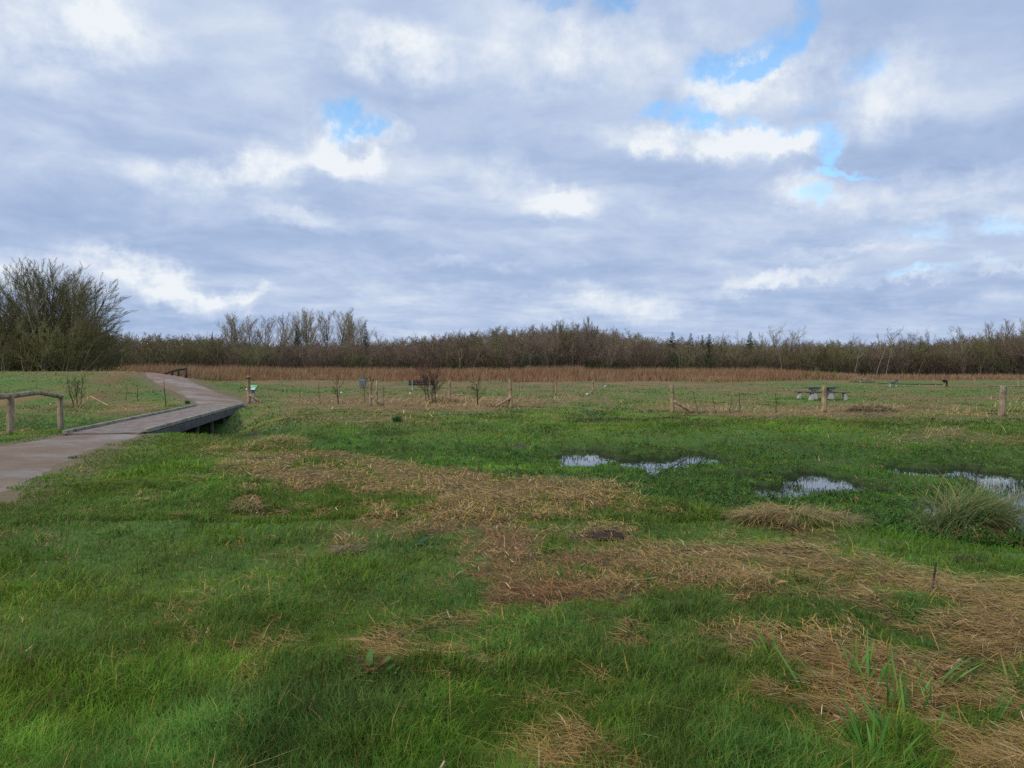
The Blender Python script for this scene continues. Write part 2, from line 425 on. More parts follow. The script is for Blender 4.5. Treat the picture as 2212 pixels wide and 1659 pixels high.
m, N = new_mat('meadow_ground'); M_GROUND = m
a = N.new('ShaderNodeAttribute', attribute_name='Col')
tcn = N.new('ShaderNodeTexCoord'); OB = tcn.outputs['Object']
n1_ = N.noise(OB, 14, 6, 0.65); n2_ = N.noise(OB, 2.2, 5, 0.6)
vmul = N.math('ADD', N.math('MULTIPLY', n1_, 1.1), 0.45)
c_ = N.mix(1.0, a.outputs['Color'], N.ramp(vmul, [(0.3, .55), (1.0, 1.25)]), 'MULTIPLY')
finish(N, c_, 0.85, bump=n1_, bump_s=0.6, bump_d=0.05, spec=0.15)

m, N = new_mat('gravel_path'); M_PATH = m
tcn = N.new('ShaderNodeTexCoord'); OB = tcn.outputs['Object']
na = N.noise(OB, 0.9, 5, 0.6); nb = N.noise(OB, 45, 4, 0.7); nc = N.noise(OB, 5, 5, 0.65)
sx = N.new('ShaderNodeSeparateXYZ'); N.put(sx.inputs[0], OB)
c = N.ramp(na, [(0.3, (.165, .115, .072)), (0.55, (.23, .170, .118)), (0.75, (.31, .26, .21))])
# reddish sand on the climb, greyer wet clay by the foot bridge
c = N.mix(N.math('MULTIPLY', N.maprange(sx.outputs['Y'], 41, 47, 0, 1), 0.6), c, (.29, .18, .115))
c = N.mix(N.math('MULTIPLY', N.ramp(nc, [(0.42, 0), (0.6, 1)]), 0.6), c, (.19, .115, .075))
c = N.mix(0.5, c, N.ramp(nb, [(0.35, .55), (0.7, 1.0)]), 'MULTIPLY')
wet = N.ramp(N.noise(OB, 0.55, 4, 0.55), [(0.45, .85), (0.6, .38)])
finish(N, c, wet, bump=N.math('ADD', N.math('MULTIPLY', nb, .4), nc), bump_s=0.5, bump_d=0.03, spec=0.4)

m, N = new_mat('standing_water'); M_WATER = m
tcn = N.new('ShaderNodeTexCoord'); OB = tcn.outputs['Object']
p = finish(N, (.018, .022, .016), 0.03, bump=N.noise(OB, 3.0, 3, 0.5), bump_s=0.08, bump_d=0.02, spec=0.5)
p.inputs['IOR'].default_value = 1.45

def wood_mat(name, c0, c1, scale=9.0, rough=0.75, axis='Z', moss=0.0):
    m, N = new_mat(name)
    tcn = N.new('ShaderNodeTexCoord')
    mp = N.new('ShaderNodeMapping'); N.put(mp.inputs[0], tcn.outputs['Object'])
    sc3 = [scale, scale, scale]; sc3['XYZ'.index(axis)] = scale * 0.09
    mp.inputs['Scale'].default_value = sc3
    g = N.noise(mp.outputs[0], 2.0, 6, 0.7)
    b = N.noise(tcn.outputs['Object'], 3.0, 4, 0.6)
    c = N.ramp(g, [(0.32, c0), (0.68, c1)])
    c = N.mix(N.ramp(b, [(0.45, 0), (0.62, .7)]), c, tuple(x * 0.5 for x in c0))
    if moss:
        c = N.mix(N.math('MULTIPLY', N.ramp(N.noise(tcn.outputs['Object'], 6, 4, .6), [(0.5, 0), (0.62, 1)]), moss), c, (.07, .10, .03))
    finish(N, c, rough, bump=g, bump_s=0.6, bump_d=0.01, spec=0.25)
    return m
M_POST = wood_mat('weathered_post_wood', (.17, .115, .065), (.48, .36, .22), 12, moss=0.25)
M_LOG = wood_mat('grey_log_wood', (.15, .105, .07), (.47, .36, .25), 10, moss=0.3)
M_LOGX = wood_mat('grey_log_wood_rail', (.11, .085, .07), (.33, .28, .24), 10, axis='X', moss=0.3)
M_PEELED = wood_mat('peeled_wood', (.45, .30, .19), (.62, .45, .30), 10)
M_DARKWOOD = wood_mat('dark_wet_wood', (.018, .015, .013), (.055, .045, .038), 9)
M_DECK = wood_mat('bridge_deck_board', (.17, .125, .10), (.27, .205, .165), 6, rough=0.6, axis='X')
M_CURB = wood_mat('bridge_curb_wood', (.20, .19, .14), (.36, .34, .27), 8, axis='Y', moss=0.4)
M_FASCIA = wood_mat('bridge_beam_wood', (.055, .055, .06), (.11, .11, .115), 7, axis='Y', moss=0.3)
M_BENCH = wood_mat('dark_bench_plank', (.035, .035, .042), (.095, .095, .11), 8, axis='X')
def plain(name, c, rough=0.6, var=0.25, scale=6.0, spec=0.3, metallic=0.0):
    m, N = new_mat(name)
    tcn = N.new('ShaderNodeTexCoord')
    n = N.noise(tcn.outputs['Object'], scale, 5, 0.6)
    cc = N.mix(1.0, c, N.ramp(n, [(0.3, 1 - var), (0.7, 1 + var * .3)]), 'MULTIPLY')
    finish(N, cc, rough, bump=n, bump_s=0.15, bump_d=0.005, spec=spec, metallic=metallic)
    return m
M_CONC = plain('pale_concrete', (.42, .41, .38), 0.85)
M_CONC_D = plain('grey_concrete_post', (.26, .25, .23), 0.85)
M_GREY = plain('grey_bin_metal', (.17, .18, .20), 0.5, metallic=0.2)
M_BAG = plain('grey_bin_bag', (.22, .24, .28), 0.35, scale=20)
M_BLACK = plain('black_opening', (.012, .012, .014), 0.5)
M_GREEN = plain('sign_green', (.07, .42, .17), 0.35, var=.1)
M_WHITE = plain('sign_white', (.78, .80, .80), 0.4, var=.08)
M_NAVY = plain('sign_edge_navy', (.02, .025, .06), 0.4)
M_RUST = plain('rusty_brown', (.13, .045, .03), 0.8)
M_EARTH = plain('fresh_dark_earth', (.045, .030, .022), 0.9, scale=25)
M_ORANGE = plain('orange_dead_leaf', (.55, .22, .05), 0.5)

# ------------------------------------------------------------------ ground sheet
def axis_pts(lo, hi, mid, fine, n):
    t = np.linspace(-1, 1, n)
    k = 5.2
    s = np.sinh(t * k) / np.sinh(k)
    return np.where(s < 0, mid + s * (mid - lo), mid + s * (hi - mid))
gx = axis_pts(-900, 900, 0.0, .1, 620)
gy1 = np.linspace(-6, 2, 20, endpoint=False)
gy2 = np.geomspace(2, 24, 380, endpoint=False)
gy3 = np.geomspace(24, 1800, 330)
gy = np.concatenate([[-60, -30, -15], gy1, gy2, gy3])
X, Y = np.meshgrid(gx, gy)
Z = height(X, Y)
nx, ny = len(gx), len(gy)
ii = (np.arange(ny - 1)[:, None] * nx + np.arange(nx - 1)[None, :]).ravel()
F = np.stack([ii, ii + 1, ii + nx + 1, ii + nx], 1)
def ground_color(x, y):
    Z_ = height(x, y)
    st, dk, bk, n1, n2, n3, mown = zones(x, y)
    g0 = np.array((.045, .085, .020)); g1 = np.array((.085, .150, .028)); s0 = np.array((.12, .075, .035)); s1 = np.array((.22, .145, .065))
    e0 = np.array((.040, .028, .020)); mo = np.array((.040, .100, .014)); mud = np.array((.030, .028, .018))
    nn = n2[..., None]; n1_ = n1[..., None]
    far = S((y - 12) / 20)[..., None]
    g = (g0 * (1 - nn) + g1 * nn) * (1 + 0.12 * far)
    s = s0 * (1 - n1_) + s1 * n1_
    s = s * (0.7 + 0.3 * far)
    c = g * (1 - st[..., None]) + s * st[..., None]
    br = np.array((.21, .135, .055)); mw = mown[..., None] * np.clip(fbm(x / 2.2, y / 5.0, 28, 4) * 3.2 - 1.05, 0, .85)[..., None]; c = c * (1 - mw) + br * mw
    m_ = mud * (1 - n1_) + mo * n1_ * 1.3
    c = c * (1 - bk[..., None]) + m_ * bk[..., None]
    c = c * (1 - dk[..., None]) + e0 * dk[..., None] * (1 + 1.3 * far)
    wl = (S((WATER_Z + .05 - Z_) / .05) * (bk > .3))[..., None]; c = c * (1 - wl) + np.array((.022, .019, .012)) * wl
    pd = path_d(x, y)
    pe = S((0.9 - pd) / 0.8)[..., None] * (1 - bk[..., None])
    c = c * (1 - .75 * pe) + np.array((.15, .10, .07)) * .75 * pe
    # earth under and beyond the reeds, forest floor
    fl = S((y - 108) / 6)[..., None]
    c = c * (1 - fl) + np.array((.10, .062, .040)) * fl
    return c
C = ground_color(X, Y)
g_me = mesh_np('ground', np.stack([X, Y, Z], -1).reshape(-1, 3), F, C.reshape(-1, 3), smooth=True)
g_o = tag(link('ground', g_me, M_GROUND), kind='structure')

# water -------------------------------------------------------------------
wx = np.linspace(-14, 40, 60); wy = np.linspace(2, 36, 60)
WX, WY = np.meshgrid(wx, wy)
ii = (np.arange(59)[:, None] * 60 + np.arange(59)[None, :]).ravel()
wf = np.stack([ii, ii + 1, ii + 61, ii + 60], 1)
cx, cy = (WX[:-1, :-1] + WX[1:, 1:]).ravel() / 2, (WY[:-1, :-1] + WY[1:, 1:]).ravel() / 2
keep = ((bank(cx, cy) > 0.05) | (height(cx, cy) < WATER_Z)) & (cx > -6.2)
tag(link('water', mesh_np('water', np.stack([WX, WY, np.full_like(WX, WATER_Z)], -1).reshape(-1, 3), wf[keep]), M_WATER), kind='structure')

# paths -------------------------------------------------------------------
def smooth_line(pts, n):
    pts = np.array(pts, float)
    t = np.linspace(0, len(pts) - 1, n)
    out = []
    for tt in t:
        i = min(int(tt), len(pts) - 2); f = tt - i
        p0 = pts[max(i - 1, 0)]; p1 = pts[i]; p2 = pts[i + 1]; p3 = pts[min(i + 2, len(pts) - 1)]
        out.append(0.5 * ((2 * p1) + (-p0 + p2) * f + (2 * p0 - 5 * p1 + 4 * p2 - p3) * f * f + (-p0 + 3 * p1 - 3 * p2 + p3) * f ** 3))
    return np.array(out)
def path_sheet(name, C_, W_, n, m=17, lift=0.02, cut0=None):
    a = smooth_line([(p[0], p[1], w_) for p, w_ in zip(C_, W_)], n)
    d = np.gradient(a[:, :2], axis=0); d /= np.linalg.norm(d, axis=1)[:, None]
    nrm = np.stack([d[:, 1], -d[:, 0]], 1)
    q = np.linspace(-1, 1, m)
    wv = a[:, 2] * (1 + 0.10 * (fbm(np.arange(n) / 5.0, np.zeros(n) + 3, 77, 3) - .5) * 2)
    P = a[:, None, :2] + nrm[:, None, :] * (q[None, :, None] * wv[:, None, None])
    z = height(P[..., 0], P[..., 1]) + lift - 0.05 * np.abs(q[None, :]) ** 6
    V = np.concatenate([P, z[..., None]], -1).reshape(-1, 3)
    ii = (np.arange(n - 1)[:, None] * m + np.arange(m - 1)[None, :]).ravel()
    return tag(link(name, mesh_np(name, V, np.stack([ii, ii + 1, ii + m + 1, ii + m], 1), smooth=True), M_PATH), kind='structure')
path_sheet('path', PATH_C1, PATH_W1, 120)
path_sheet('path', PATH_C2, PATH_W2, 120)

# ------------------------------------------------------------------ grass
rng = np.random.default_rng(5)
def blade_mesh(name, P, az, L, W, e0, bend, c0, c1, face=None):
    """P (n,3) foot; az lean heading; e0 elevation at the foot (radians); bend: how far it droops"""
    n = len(P)
    dx, dy = np.cos(az), np.sin(az)
    e1 = e0 - bend
    mid = P + np.stack([dx * np.cos(e0), dy * np.cos(e0), np.sin(e0)], 1) * (L * .5)[:, None]
    tip = mid + np.stack([dx * np.cos(e1), dy * np.cos(e1), np.sin(e1)], 1) * (L * .5)[:, None]
    if face is None:
        face = rng.uniform(0, math.pi, n)
    wv = np.stack([np.cos(face), np.sin(face), np.zeros(n)], 1) * (W * .5)[:, None]
    V = np.stack([P - wv, P + wv, mid + wv * .8, mid - wv * .8, tip], 1)
    b = (np.arange(n) * 5)[:, None]
    q = b + np.array([0, 1, 2, 3]); t = b + np.array([3, 2, 4])
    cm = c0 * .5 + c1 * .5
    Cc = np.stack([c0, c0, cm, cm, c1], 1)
    return mesh_np(name, V.reshape(-1, 3), [q, t], Cc.reshape(-1, 3))
def mixc(a, b, t):
    return np.asarray(a)[None, :] * (1 - t[:, None]) + np.asarray(b)[None, :] * t[:, None]
def scatter(n, v0, v1, u0=-420, u1=2640, gamma=1.0):
    """positions thinning out with distance as the blades get broader"""
    v = v0 + (v1 - v0) * rng.random(n) ** gamma
    u = rng.uniform(u0, u1, n)
    y = FV * CAM_Z / (v - 802.6)
    x = (u - 1106) / FV * y
    return x, y
def build_grass(n, v0, v1):
    x, y = scatter(n, v0, v1, -800, 3150)
    st, dk, bk, n1, n2, n3, mown = zones(x, y)
    z = height(x, y)
    pd = path_d(x, y)
    s, t = bridge_st(x, y)
    onbr = (np.abs(t) < 1.2) & (s > -0.3) & (s < BR_L + .2)
    ragged = 0.6 * (fbm(x / .5, y / .5, 70, 3) - .5) * 2
    keep = (pd + ragged > 0.0) & ~onbr & ((z > WATER_Z - 0.01) | (x < -6.2)) & (y < 112)
    keep &= rng.random(n) > dk * 0.85 + 0.25 * (pd < .6)
    keep &= rng.random(n) > (st * .38 + .25 * mown * (fbm(x / 2.2, y / 5.0, 28, 4) > .48))
    keep &= ~((z < WATER_Z + .035) & (bk > .4) & (rng.random(n) < .7))
    k = keep
    x, y, z, st, bk, n1, n2, n3, pd, mown = (q[k] for q in (x, y, z, st, bk, n1, n2, n3, pd, mown))
    n = len(x)
    tuft = fbm(x / .42, y / .42, 31, 3); big = fbm(x / 1.6, y / 1.6, 32, 3)
    lush = np.clip(1.35 - st * 1.2 + 2.2 * (big - .5), .25, 1.7) * (0.45 + 1.1 * tuft)
    lush *= (1 - .45 * bk) * (0.35 + 0.65 * S(pd / 1.4))
    L = (0.020 + 0.054 * lush) * rng.uniform(.6, 1.4, n)
    L *= (1 - .25 * bk) * (1 - .5 * np.clip(st - .2, 0, 1)) * (1 + .35 * S((y - 12) / 20))
    W = np.maximum(0.0032, y * 0.00098) * rng.uniform(.7, 1.3, n)
    tall = (tuft > .60) & (y < 14) & (st < .3) & (rng.random(n) < .5); L = np.where(tall, L * 1.28, L); W = np.where(tall, W * 1.6, W)
    wind = fbm(x / 1.2, y / 1.2, 33, 2) * 5.0 - 1.2
    az = np.where(rng.random(n) < .30, wind + rng.normal(0, .6, n), rng.uniform(0, 2 * math.pi, n))
    e0 = np.clip(rng.normal(1.0, .33, n) - .35 * S((y - 20) / 20), .12, 1.57)
    bend = rng.uniform(.2, 1.2, n) * np.clip(L / .12, .4, 1.3)
    t1 = rng.random(n); t2 = np.clip(fbm(x / 2.4, y / 2.4, 34, 3) * 1.5 - .25 + rng.normal(0, .16, n), 0, 1)
    deep = mixc((.070, .170, .018), (.165, .275, .022), t2)
    blu = mixc((.064, .172, .036), (.138, .268, .060), t1)
    bm = (np.clip(fbm(x / .9, y / .9, 35, 3) * 2.4 - 1.0, 0, 1) * .75)[:, None]
    c = deep * (1 - bm) + blu * bm
    moss = mixc((.055, .180, .014), (.120, .270, .024), t1)
    c = c * (1 - .6 * bk[:, None]) + moss * .6 * bk[:, None]
    c *= (1 + bk * 1.5 * (fbm(x / 1.3, y / 2.4, 39, 3) - .52))[:, None]
    # yellowing blades
    yel = rng.random(n) < (.03 + .34 * st + .10 * n3 + .16 * np.clip((y - 14) / 20, 0, 1))
    c[yel] = mixc((.20, .19, .035), (.34, .27, .08), rng.random(n))[yel]
    c *= rng.uniform(.7, 1.25, n)[:, None]
    ol = (np.clip(fbm(x / 1.4, y / 2.6, 38, 4) * 3.0 - 1.15, 0, 1) * (.35 + .35 * S((y - 9) / 12)) * (1 - .35 * bk))[:, None]
    c = c * (1 - ol) + mixc((.10, .105, .030), (.19, .17, .050), t1) * ol
    c *= (.66 + 1.0 * fbm(x / .8, y / .8, 37, 3))[:, None] * (1 + 1.0 * (fbm(x / .16, y / .16, 41, 2) - .5) * S((16 - y) / 6))[:, None]
    c *= (1 + S((y - 14) / 14) * (-.10 + 2.2 * (fbm(x / 1.1, y / 2.2, 36, 3) - .5)))[:, None]
    foot = c * np.array((.75, .72, .6))[None]  # blade feet darkened: shade low in the turf put into the colour
    face = np.where(y > 14, rng.normal(0, .6, n), rng.uniform(0, math.pi, n))
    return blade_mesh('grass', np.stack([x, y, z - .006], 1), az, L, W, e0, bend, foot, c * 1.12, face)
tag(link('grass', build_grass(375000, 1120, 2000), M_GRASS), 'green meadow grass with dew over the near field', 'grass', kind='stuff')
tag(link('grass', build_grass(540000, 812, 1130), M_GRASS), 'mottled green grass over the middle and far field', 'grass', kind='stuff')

# dead straw --------------------------------------------------------------
def build_straw(n, v0, v1, lift=1.0):
    x, y = scatter(n, v0, v1, -600, 2950)
    st, dk, bk, n1, n2, n3, mown = zones(x, y)
    z = height(x, y); pd = path_d(x, y); s, t = bridge_st(x, y)
    onbr = (np.abs(t) < 1.2) & (s > -.3) & (s < BR_L + .2)
    keep = (rng.random(n) < np.minimum(st, .9) * .78 + .02) & (pd > -.05) & ~onbr & (z > WATER_Z) & (y < 112)
    x, y, z, st, n1, n2, n3, bk = (q[keep] for q in (x, y, z, st, n1, n2, n3, bk))
    n = len(x)
    L = rng.uniform(.04, .17, n) * (1 + .8 * (rng.random(n) < .07)); L *= (1 + .5 * S((y - 15) / 20))
    W = np.maximum(0.0028, y * 0.00085) * rng.uniform(.7, 1.4, n)
    swirl = -.2 + fbm(x / 1.6, y / 1.6, 51, 2) * 4
    az = swirl + rng.normal(0, .6, n) + np.where(rng.random(n) < .28, rng.uniform(0, 6.28, n), 0)
    e0 = np.clip(rng.normal(.06, .12, n), -.12, .6)
    up = rng.random(n) < .02
    e0 = np.where(up, rng.uniform(.5, 1.3, n), e0)
    bend = rng.uniform(-.1, .5, n)
    tan = mixc((.29, .150, .036), (.62, .37, .10), rng.random(n) ** 1.5)
    red = mixc((.20, .078, .025), (.42, .19, .055), rng.random(n))
    gold = mixc((.44, .33, .07), (.62, .48, .14), rng.random(n))
    k1 = np.clip(fbm(x / .8, y / .8, 52, 3) * 2.2 - .6 + rng.normal(0, .25, n), 0, 1)[:, None]
    c = tan * (1 - k1) + red * k1
    k2 = np.clip(fbm(x / 3, y / 3, 53, 2) * 2.5 - 1.1 + .7 * S((y - 14) / 12) * S((34 - y) / 6), 0, 1)[:, None] * .6
    c = c * (1 - k2) + gold * k2
    br = np.array((.27, .16, .075))
    far = S((y - 45) / 20)[:, None] * .6
    c = c * (1 - far) + br * far
    pale = rng.random(n) < .035
    c[pale] = np.array((.72, .60, .34))
    dark_ = rng.random(n) < .26
    c[dark_] *= .40
    c *= rng.uniform(.75, 1.2, n)[:, None]
    lay = rng.random(n) * .045 * (.5 + st) * (1 + .6 * np.clip(L / .2, 0, 1))
    face = az + math.pi / 2 + rng.normal(0, .35, n)
    return blade_mesh('dead_straw', np.stack([x, y, z + lay + .002], 1), az, L, W, e0, bend, c * .9, c, face)
tag(link('dead_straw', build_straw(400000, 1120, 1950), M_STRAW), 'flattened tan and brown mown straw on the near field', 'straw', kind='stuff')
tag(link('dead_straw', build_straw(420000, 812, 1130), M_STRAW), 'streaks of dry straw across the far field and fence line', 'straw', kind='stuff')
# ------------------------------------------------------------------ leafy marsh plants, pond grass, stubble
def leaf_mesh(P, az, L, W, e0, bend, c0, c1):
    n = len(P)
    dx, dy = np.cos(az), np.sin(az)
    e1 = e0 - bend
    mid = P + np.stack([dx * np.cos(e0), dy * np.cos(e0), np.sin(e0)], 1) * (L * .45)[:, None]
    tip = mid + np.stack([dx * np.cos(e1), dy * np.cos(e1), np.sin(e1)], 1) * (L * .55)[:, None]
    sw = np.stack([-dy, dx, np.full(n, .12)], 1) * (W * .5)[:, None]
    up = np.array([0, 0, 1.0])[None] * (W * .18)[:, None]
    V = np.stack([P, mid + sw + up, mid - up * .2, mid - sw + up, tip], 1)
    b = (np.arange(n) * 5)[:, None]
    f = np.concatenate([b + np.array(q) for q in ([0, 1, 2], [0, 2, 3], [1, 4, 2], [2, 4, 3])])
    Cc = np.stack([c0, c1, c0, c1, c1], 1)
    return V.reshape(-1, 3), f, Cc.reshape(-1, 3)
def marsh():
    n = 26000
    x, y = scatter(n, 880, 1170, -200, 2600)
    bk = bank(x, y); z = height(x, y)
    dens = fbm(x / 1.1, y / 1.1, 81, 3)
    u, v = to_uv(x, y)
    more = S((v - 930) / 40)
    keep = (bk > .55) & ~((z < WATER_Z - .03) & (rng.random(n) < .60)) & (dens + .10 * more + .25 * (rng.random(n) - .5) > .525) & (z > WATER_Z - .12)
    s, t = bridge_st(x, y); keep &= (np.abs(t) > 1.3)
    x, y, z, dens = x[keep], y[keep], z[keep], dens[keep]
    m = len(x); k = 12
    hgt = rng.uniform(.03, .16, m) * (.6 + .9 * np.clip((dens - .5) * 4, 0, 1))
    ix = np.repeat(np.arange(m), k); j = np.tile(np.arange(k), m)
    n = m * k
    fr = (j + .5) / k
    P = np.stack([x[ix] + rng.normal(0, .02, n), y[ix] + rng.normal(0, .02, n), np.maximum(z[ix], WATER_Z - .01) + fr * hgt[ix]], 1)
    az = j * 2.4 + rng.normal(0, .5, n) + x[ix] * 50
    L = rng.uniform(.04, .09, n) * (1.25 - .5 * fr) * (1 + .25 * S((y[ix] - 14) / 10)); W = L * rng.uniform(.18, .28, n)
    t_ = rng.random(n)
    tone = rng.random(m)[ix]
    c = mixc((.050, .150, .022), (.150, .300, .050), t_) * (.38 + .75 * tone)[:, None]
    red = rng.random(n) < .05
    c[red] = mixc((.12, .05, .03), (.2, .09, .04), rng.random(n))[red]
    V, f, Cc = leaf_mesh(P, az, L, W, rng.uniform(.1, .9, n) + .5 * fr, rng.uniform(.1, .9, n), c * .8, c)
    return mesh_np('marsh_plants', V, f, Cc)
tag(link('marsh_plants', marsh(), M_LEAF), 'leafy green water plants covering the boggy hollow', 'water plants', kind='stuff')

def pond_grass():
    n = 190000
    x, y = scatter(n, 930, 1200, -100, 2600)
    z = height(x, y); bk = bank(x, y)
    d = fbm(x / .5, y / .5, 91, 3)
    keep = (z < WATER_Z + .01) & (bk > .5) & (d + .3 * (rng.random(n) - .5) > .60)
    x, y, z = x[keep], y[keep], z[keep]; n = len(x)
    L = rng.uniform(.03, .12, n)
    c = mixc((.03, .07, .02), (.09, .12, .04), rng.random(n))
    return blade_mesh('pond_grass', np.stack([x, y, np.full(n, WATER_Z - .01)], 1), rng.uniform(0, 6.28, n), L, np.maximum(.003, y * .0006), rng.normal(1.35, .2, n), rng.uniform(0, .5, n), c * .7, c, rng.normal(0, .5, n))
tag(link('pond_grass', pond_grass(), M_GRASS), 'thin upright grass standing in the shallow pools', 'grass', kind='stuff')

def stalks(n, items, L0, L1, ca, cb, e, headings, wmin=.004, thr=.25, u0=-200, u1=2500, v0=820, v1=1660):
    x, y = scatter(n, v0, v1, u0, u1)
    a = blobs(x, y, items) * (0.3 + 1.3 * fbm(x / .6, y / .6, 95, 3))
    keep = rng.random(n) < (a - thr)
    x, y = x[keep], y[keep]; n = len(x); z = height(x, y)
    L = rng.uniform(L0, L1, n)
    return blade_mesh('stalks', np.stack([x, y, z - .01], 1), rng.normal(headings[0], headings[1], n), L, np.maximum(wmin, y * .0006), rng.normal(e, .25, n), rng.uniform(0, .7, n), mixc(ca, cb, rng.random(n)) * .8, mixc(ca, cb, rng.random(n)), rng.normal(0, .5, n))
FENCE_LINE = [(740, 868, 120, 6, .5), (830, 872, 40, 9, .8), (935, 870, 70, 12, 1.6), (1040, 870, 80, 12, 1.6), (1180, 862, 130, 6, .7), (1300, 853, 60, 4, .4), (1420, 886, 40, 5, .4), (1570, 888, 70, 5, .5), (1780, 888, 30, 8, .5), (1880, 885, 50, 8, .9),
              (2060, 892, 80, 8, .5), (2180, 880, 60, 16, .7), (1750, 895, 200, 5, .4), (700, 920, 200, 8, .2), (2050, 935, 160, 12, .35), (560, 880, 20, 8, .5), (165, 882, 20, 6, .8), (1350, 985, 20, 8, .2), (600, 950, 60, 12, .3), (480, 962, 40, 8, .5)]
me = stalks(26000, FENCE_LINE, .15, .62, (.42, .28, .13), (.62, .46, .24), .75, (.1, .8), .006, .12, v0=835, v1=1000)
tag(link('dead_stalks', me, M_STRAW), 'tall wind-bent dead grass stems along the fence line', 'dead grass', kind='stuff')
STUB = [(1600, 1290, 260, 60, .5), (2000, 1330, 220, 90, .6), (1700, 1420, 200, 60, .35), (2100, 1450, 120, 90, .8), (1750, 1250, 200, 30, .5), (1500, 1190, 120, 14, .4), (1950, 1560, 160, 60, .4)]
me = stalks(22000, STUB, .03, .10, (.07, .05, .028), (.16, .14, .05), 1.25, (0, 3), .004, .15, v0=1150, v1=1750)
tag(link('mown_stubble', me, M_STRAW), 'short dark cut stems sticking up from the straw', 'stubble', kind='stuff')

# curved multi segment blades for sedge, iris and dock -------------------------------------------
def arc_mesh(name, P, az, L, W, e0, bend, c0, c1, k=6, prof=None, tw=0.0, face=None):
    n = len(P)
    pts = [P]; e = e0.copy()
    for i in range(k):
        pts.append(pts[-1] + np.stack([np.cos(az) * np.cos(e), np.sin(az) * np.cos(e), np.sin(e)], 1) * (L / k)[:, None])
        e = e - bend / k
    pr = prof or (lambda t: (1 - t) ** .6)
    f_ = az + math.pi / 2 if face is None else face
    wv = np.stack([np.cos(f_), np.sin(f_), np.full(n, tw)], 1)
    V = []
    for i in range(k + 1):
        h = (W * .5 * max(pr(i / k), .04))[:, None]
        V += [pts[i] - wv * h, pts[i] + wv * h]
    V = np.stack(V, 1)
    b = (np.arange(n) * (2 * k + 2))[:, None]
    F = np.concatenate([b + np.array([2 * i, 2 * i + 1, 2 * i + 3, 2 * i + 2]) for i in range(k)])
    t = np.repeat(np.linspace(0, 1, k + 1), 2)[None, :, None]
    C_ = c0[:, None, :] * (1 - t) + c1[:, None, :] * t
    return mesh_np(name, V.reshape(-1, 3), F, C_.reshape(-1, 3))

def sedge():
    p = G(2100, 1168)
    root = empty('sedge_tussock', p, 'big green sedge tussock arching over towards the pool edge', 'sedge')
    n = 2600
    ox, oy = rng.normal(-.06, .17, n), rng.normal(.0, .10, n)
    P = np.stack([ox, oy, rng.uniform(-.02, .12, n)], 1)
    az = rng.normal(-.35, .75, n) + np.where(rng.random(n) < .22, rng.normal(1.6, .8, n), 0)
    L = rng.uniform(.35, .85, n); e0 = rng.normal(1.15, .22, n); bend = rng.uniform(.7, 2.3, n)
    c = mixc((.050, .135, .040), (.15, .26, .08), rng.random(n))
    tipc = np.where((rng.random(n) < .5)[:, None], mixc((.34, .25, .10), (.55, .42, .2), rng.random(n)), c * 1.25)
    link('green_leaves', arc_mesh('sedge_leaves', P, az, L, np.full(n, .009), e0, bend, c * .7, tipc, 7, face=rng.uniform(0, 3.14, n)), M_LEAF, root)
    n = 1300
    P = np.stack([rng.normal(-.10, .16, n), rng.normal(-.12, .07, n), rng.uniform(.0, .14, n)], 1)
    az = rng.normal(-1.3, 1.3, n)
    c = mixc((.24, .14, .06), (.52, .36, .16), rng.random(n))
    link('dry_leaves', arc_mesh('sedge_dry', P, az, rng.uniform(.15, .40, n), np.full(n, .006), rng.uniform(-.1, .7, n), rng.uniform(.4, 1.6, n), c * .8, c, 6, face=rng.uniform(0, 3.14, n)), M_STRAW, root)
sedge()
def small_tussock(u, v, r, n, label, grp=None, c_=((.03, .10, .03), (.06, .17, .05))):
    p = G(u, v)
    P = np.stack([rng.normal(0, r * .3, n), rng.normal(0, r * .3, n), np.full(n, -.01)], 1)
    c = mixc(*c_, rng.random(n))
    o = link('grass_tussock', arc_mesh('tussock', P, rng.uniform(0, 6.28, n), rng.uniform(.5, 1.1, n) * r * 1.5, np.full(n, max(.006, p.y * .0006)), rng.uniform(.8, 1.5, n), rng.uniform(.2, 1.2, n), c * .7, c, 4, face=rng.uniform(0, 3.14, n)), M_GRASS, loc=p)
    tag(o, label, 'grass tuft', grp)
small_tussock(858, 912, .20, 260, 'dark green grass tuft in a pale straw patch before the fence line')
small_tussock(1352, 1058, .12, 200, 'small green grass tuft beside the straw ridge near the bank')
small_tussock(1830, 1082, .10, 120, 'narrow grass tuft at the rim of the middle pool')
small_tussock(405, 872, .16, 120, 'low dark tuft in the grass left of the foot bridge')

def iris(u, v, n, L0, L1, label, lean=0.0, c_=((.07, .21, .04), (.18, .36, .07))):
    p = G(u, v); n = int(n * 1.6)
    P = np.stack([rng.normal(0, .03 if n < 10 else .05, n), rng.normal(0, .03, n), np.full(n, -.01)], 1)
    az = rng.uniform(0, 6.28, n) if lean == 0 else rng.normal(0 if lean > 0 else math.pi, .4, n)
    c = mixc(*c_, rng.random(n))
    tip = np.where((rng.random(n) < .25)[:, None], np.array((.30, .25, .08))[None], c * 1.15)
    o = link('iris_clump', arc_mesh('iris', P, az, rng.uniform(L0, L1, n) * 1.35, rng.uniform(.009, .017, n), rng.normal(1.28 - abs(lean), .14, n), rng.uniform(-.1, .5, n), c * .75, tip, 5,
             prof=lambda t: min(1, .75 + t) * (1 - t ** 3), face=rng.normal(0, .6, n)), M_LEAF, loc=p)
    tag(o, label, 'iris', 'young iris shoots in the straw')
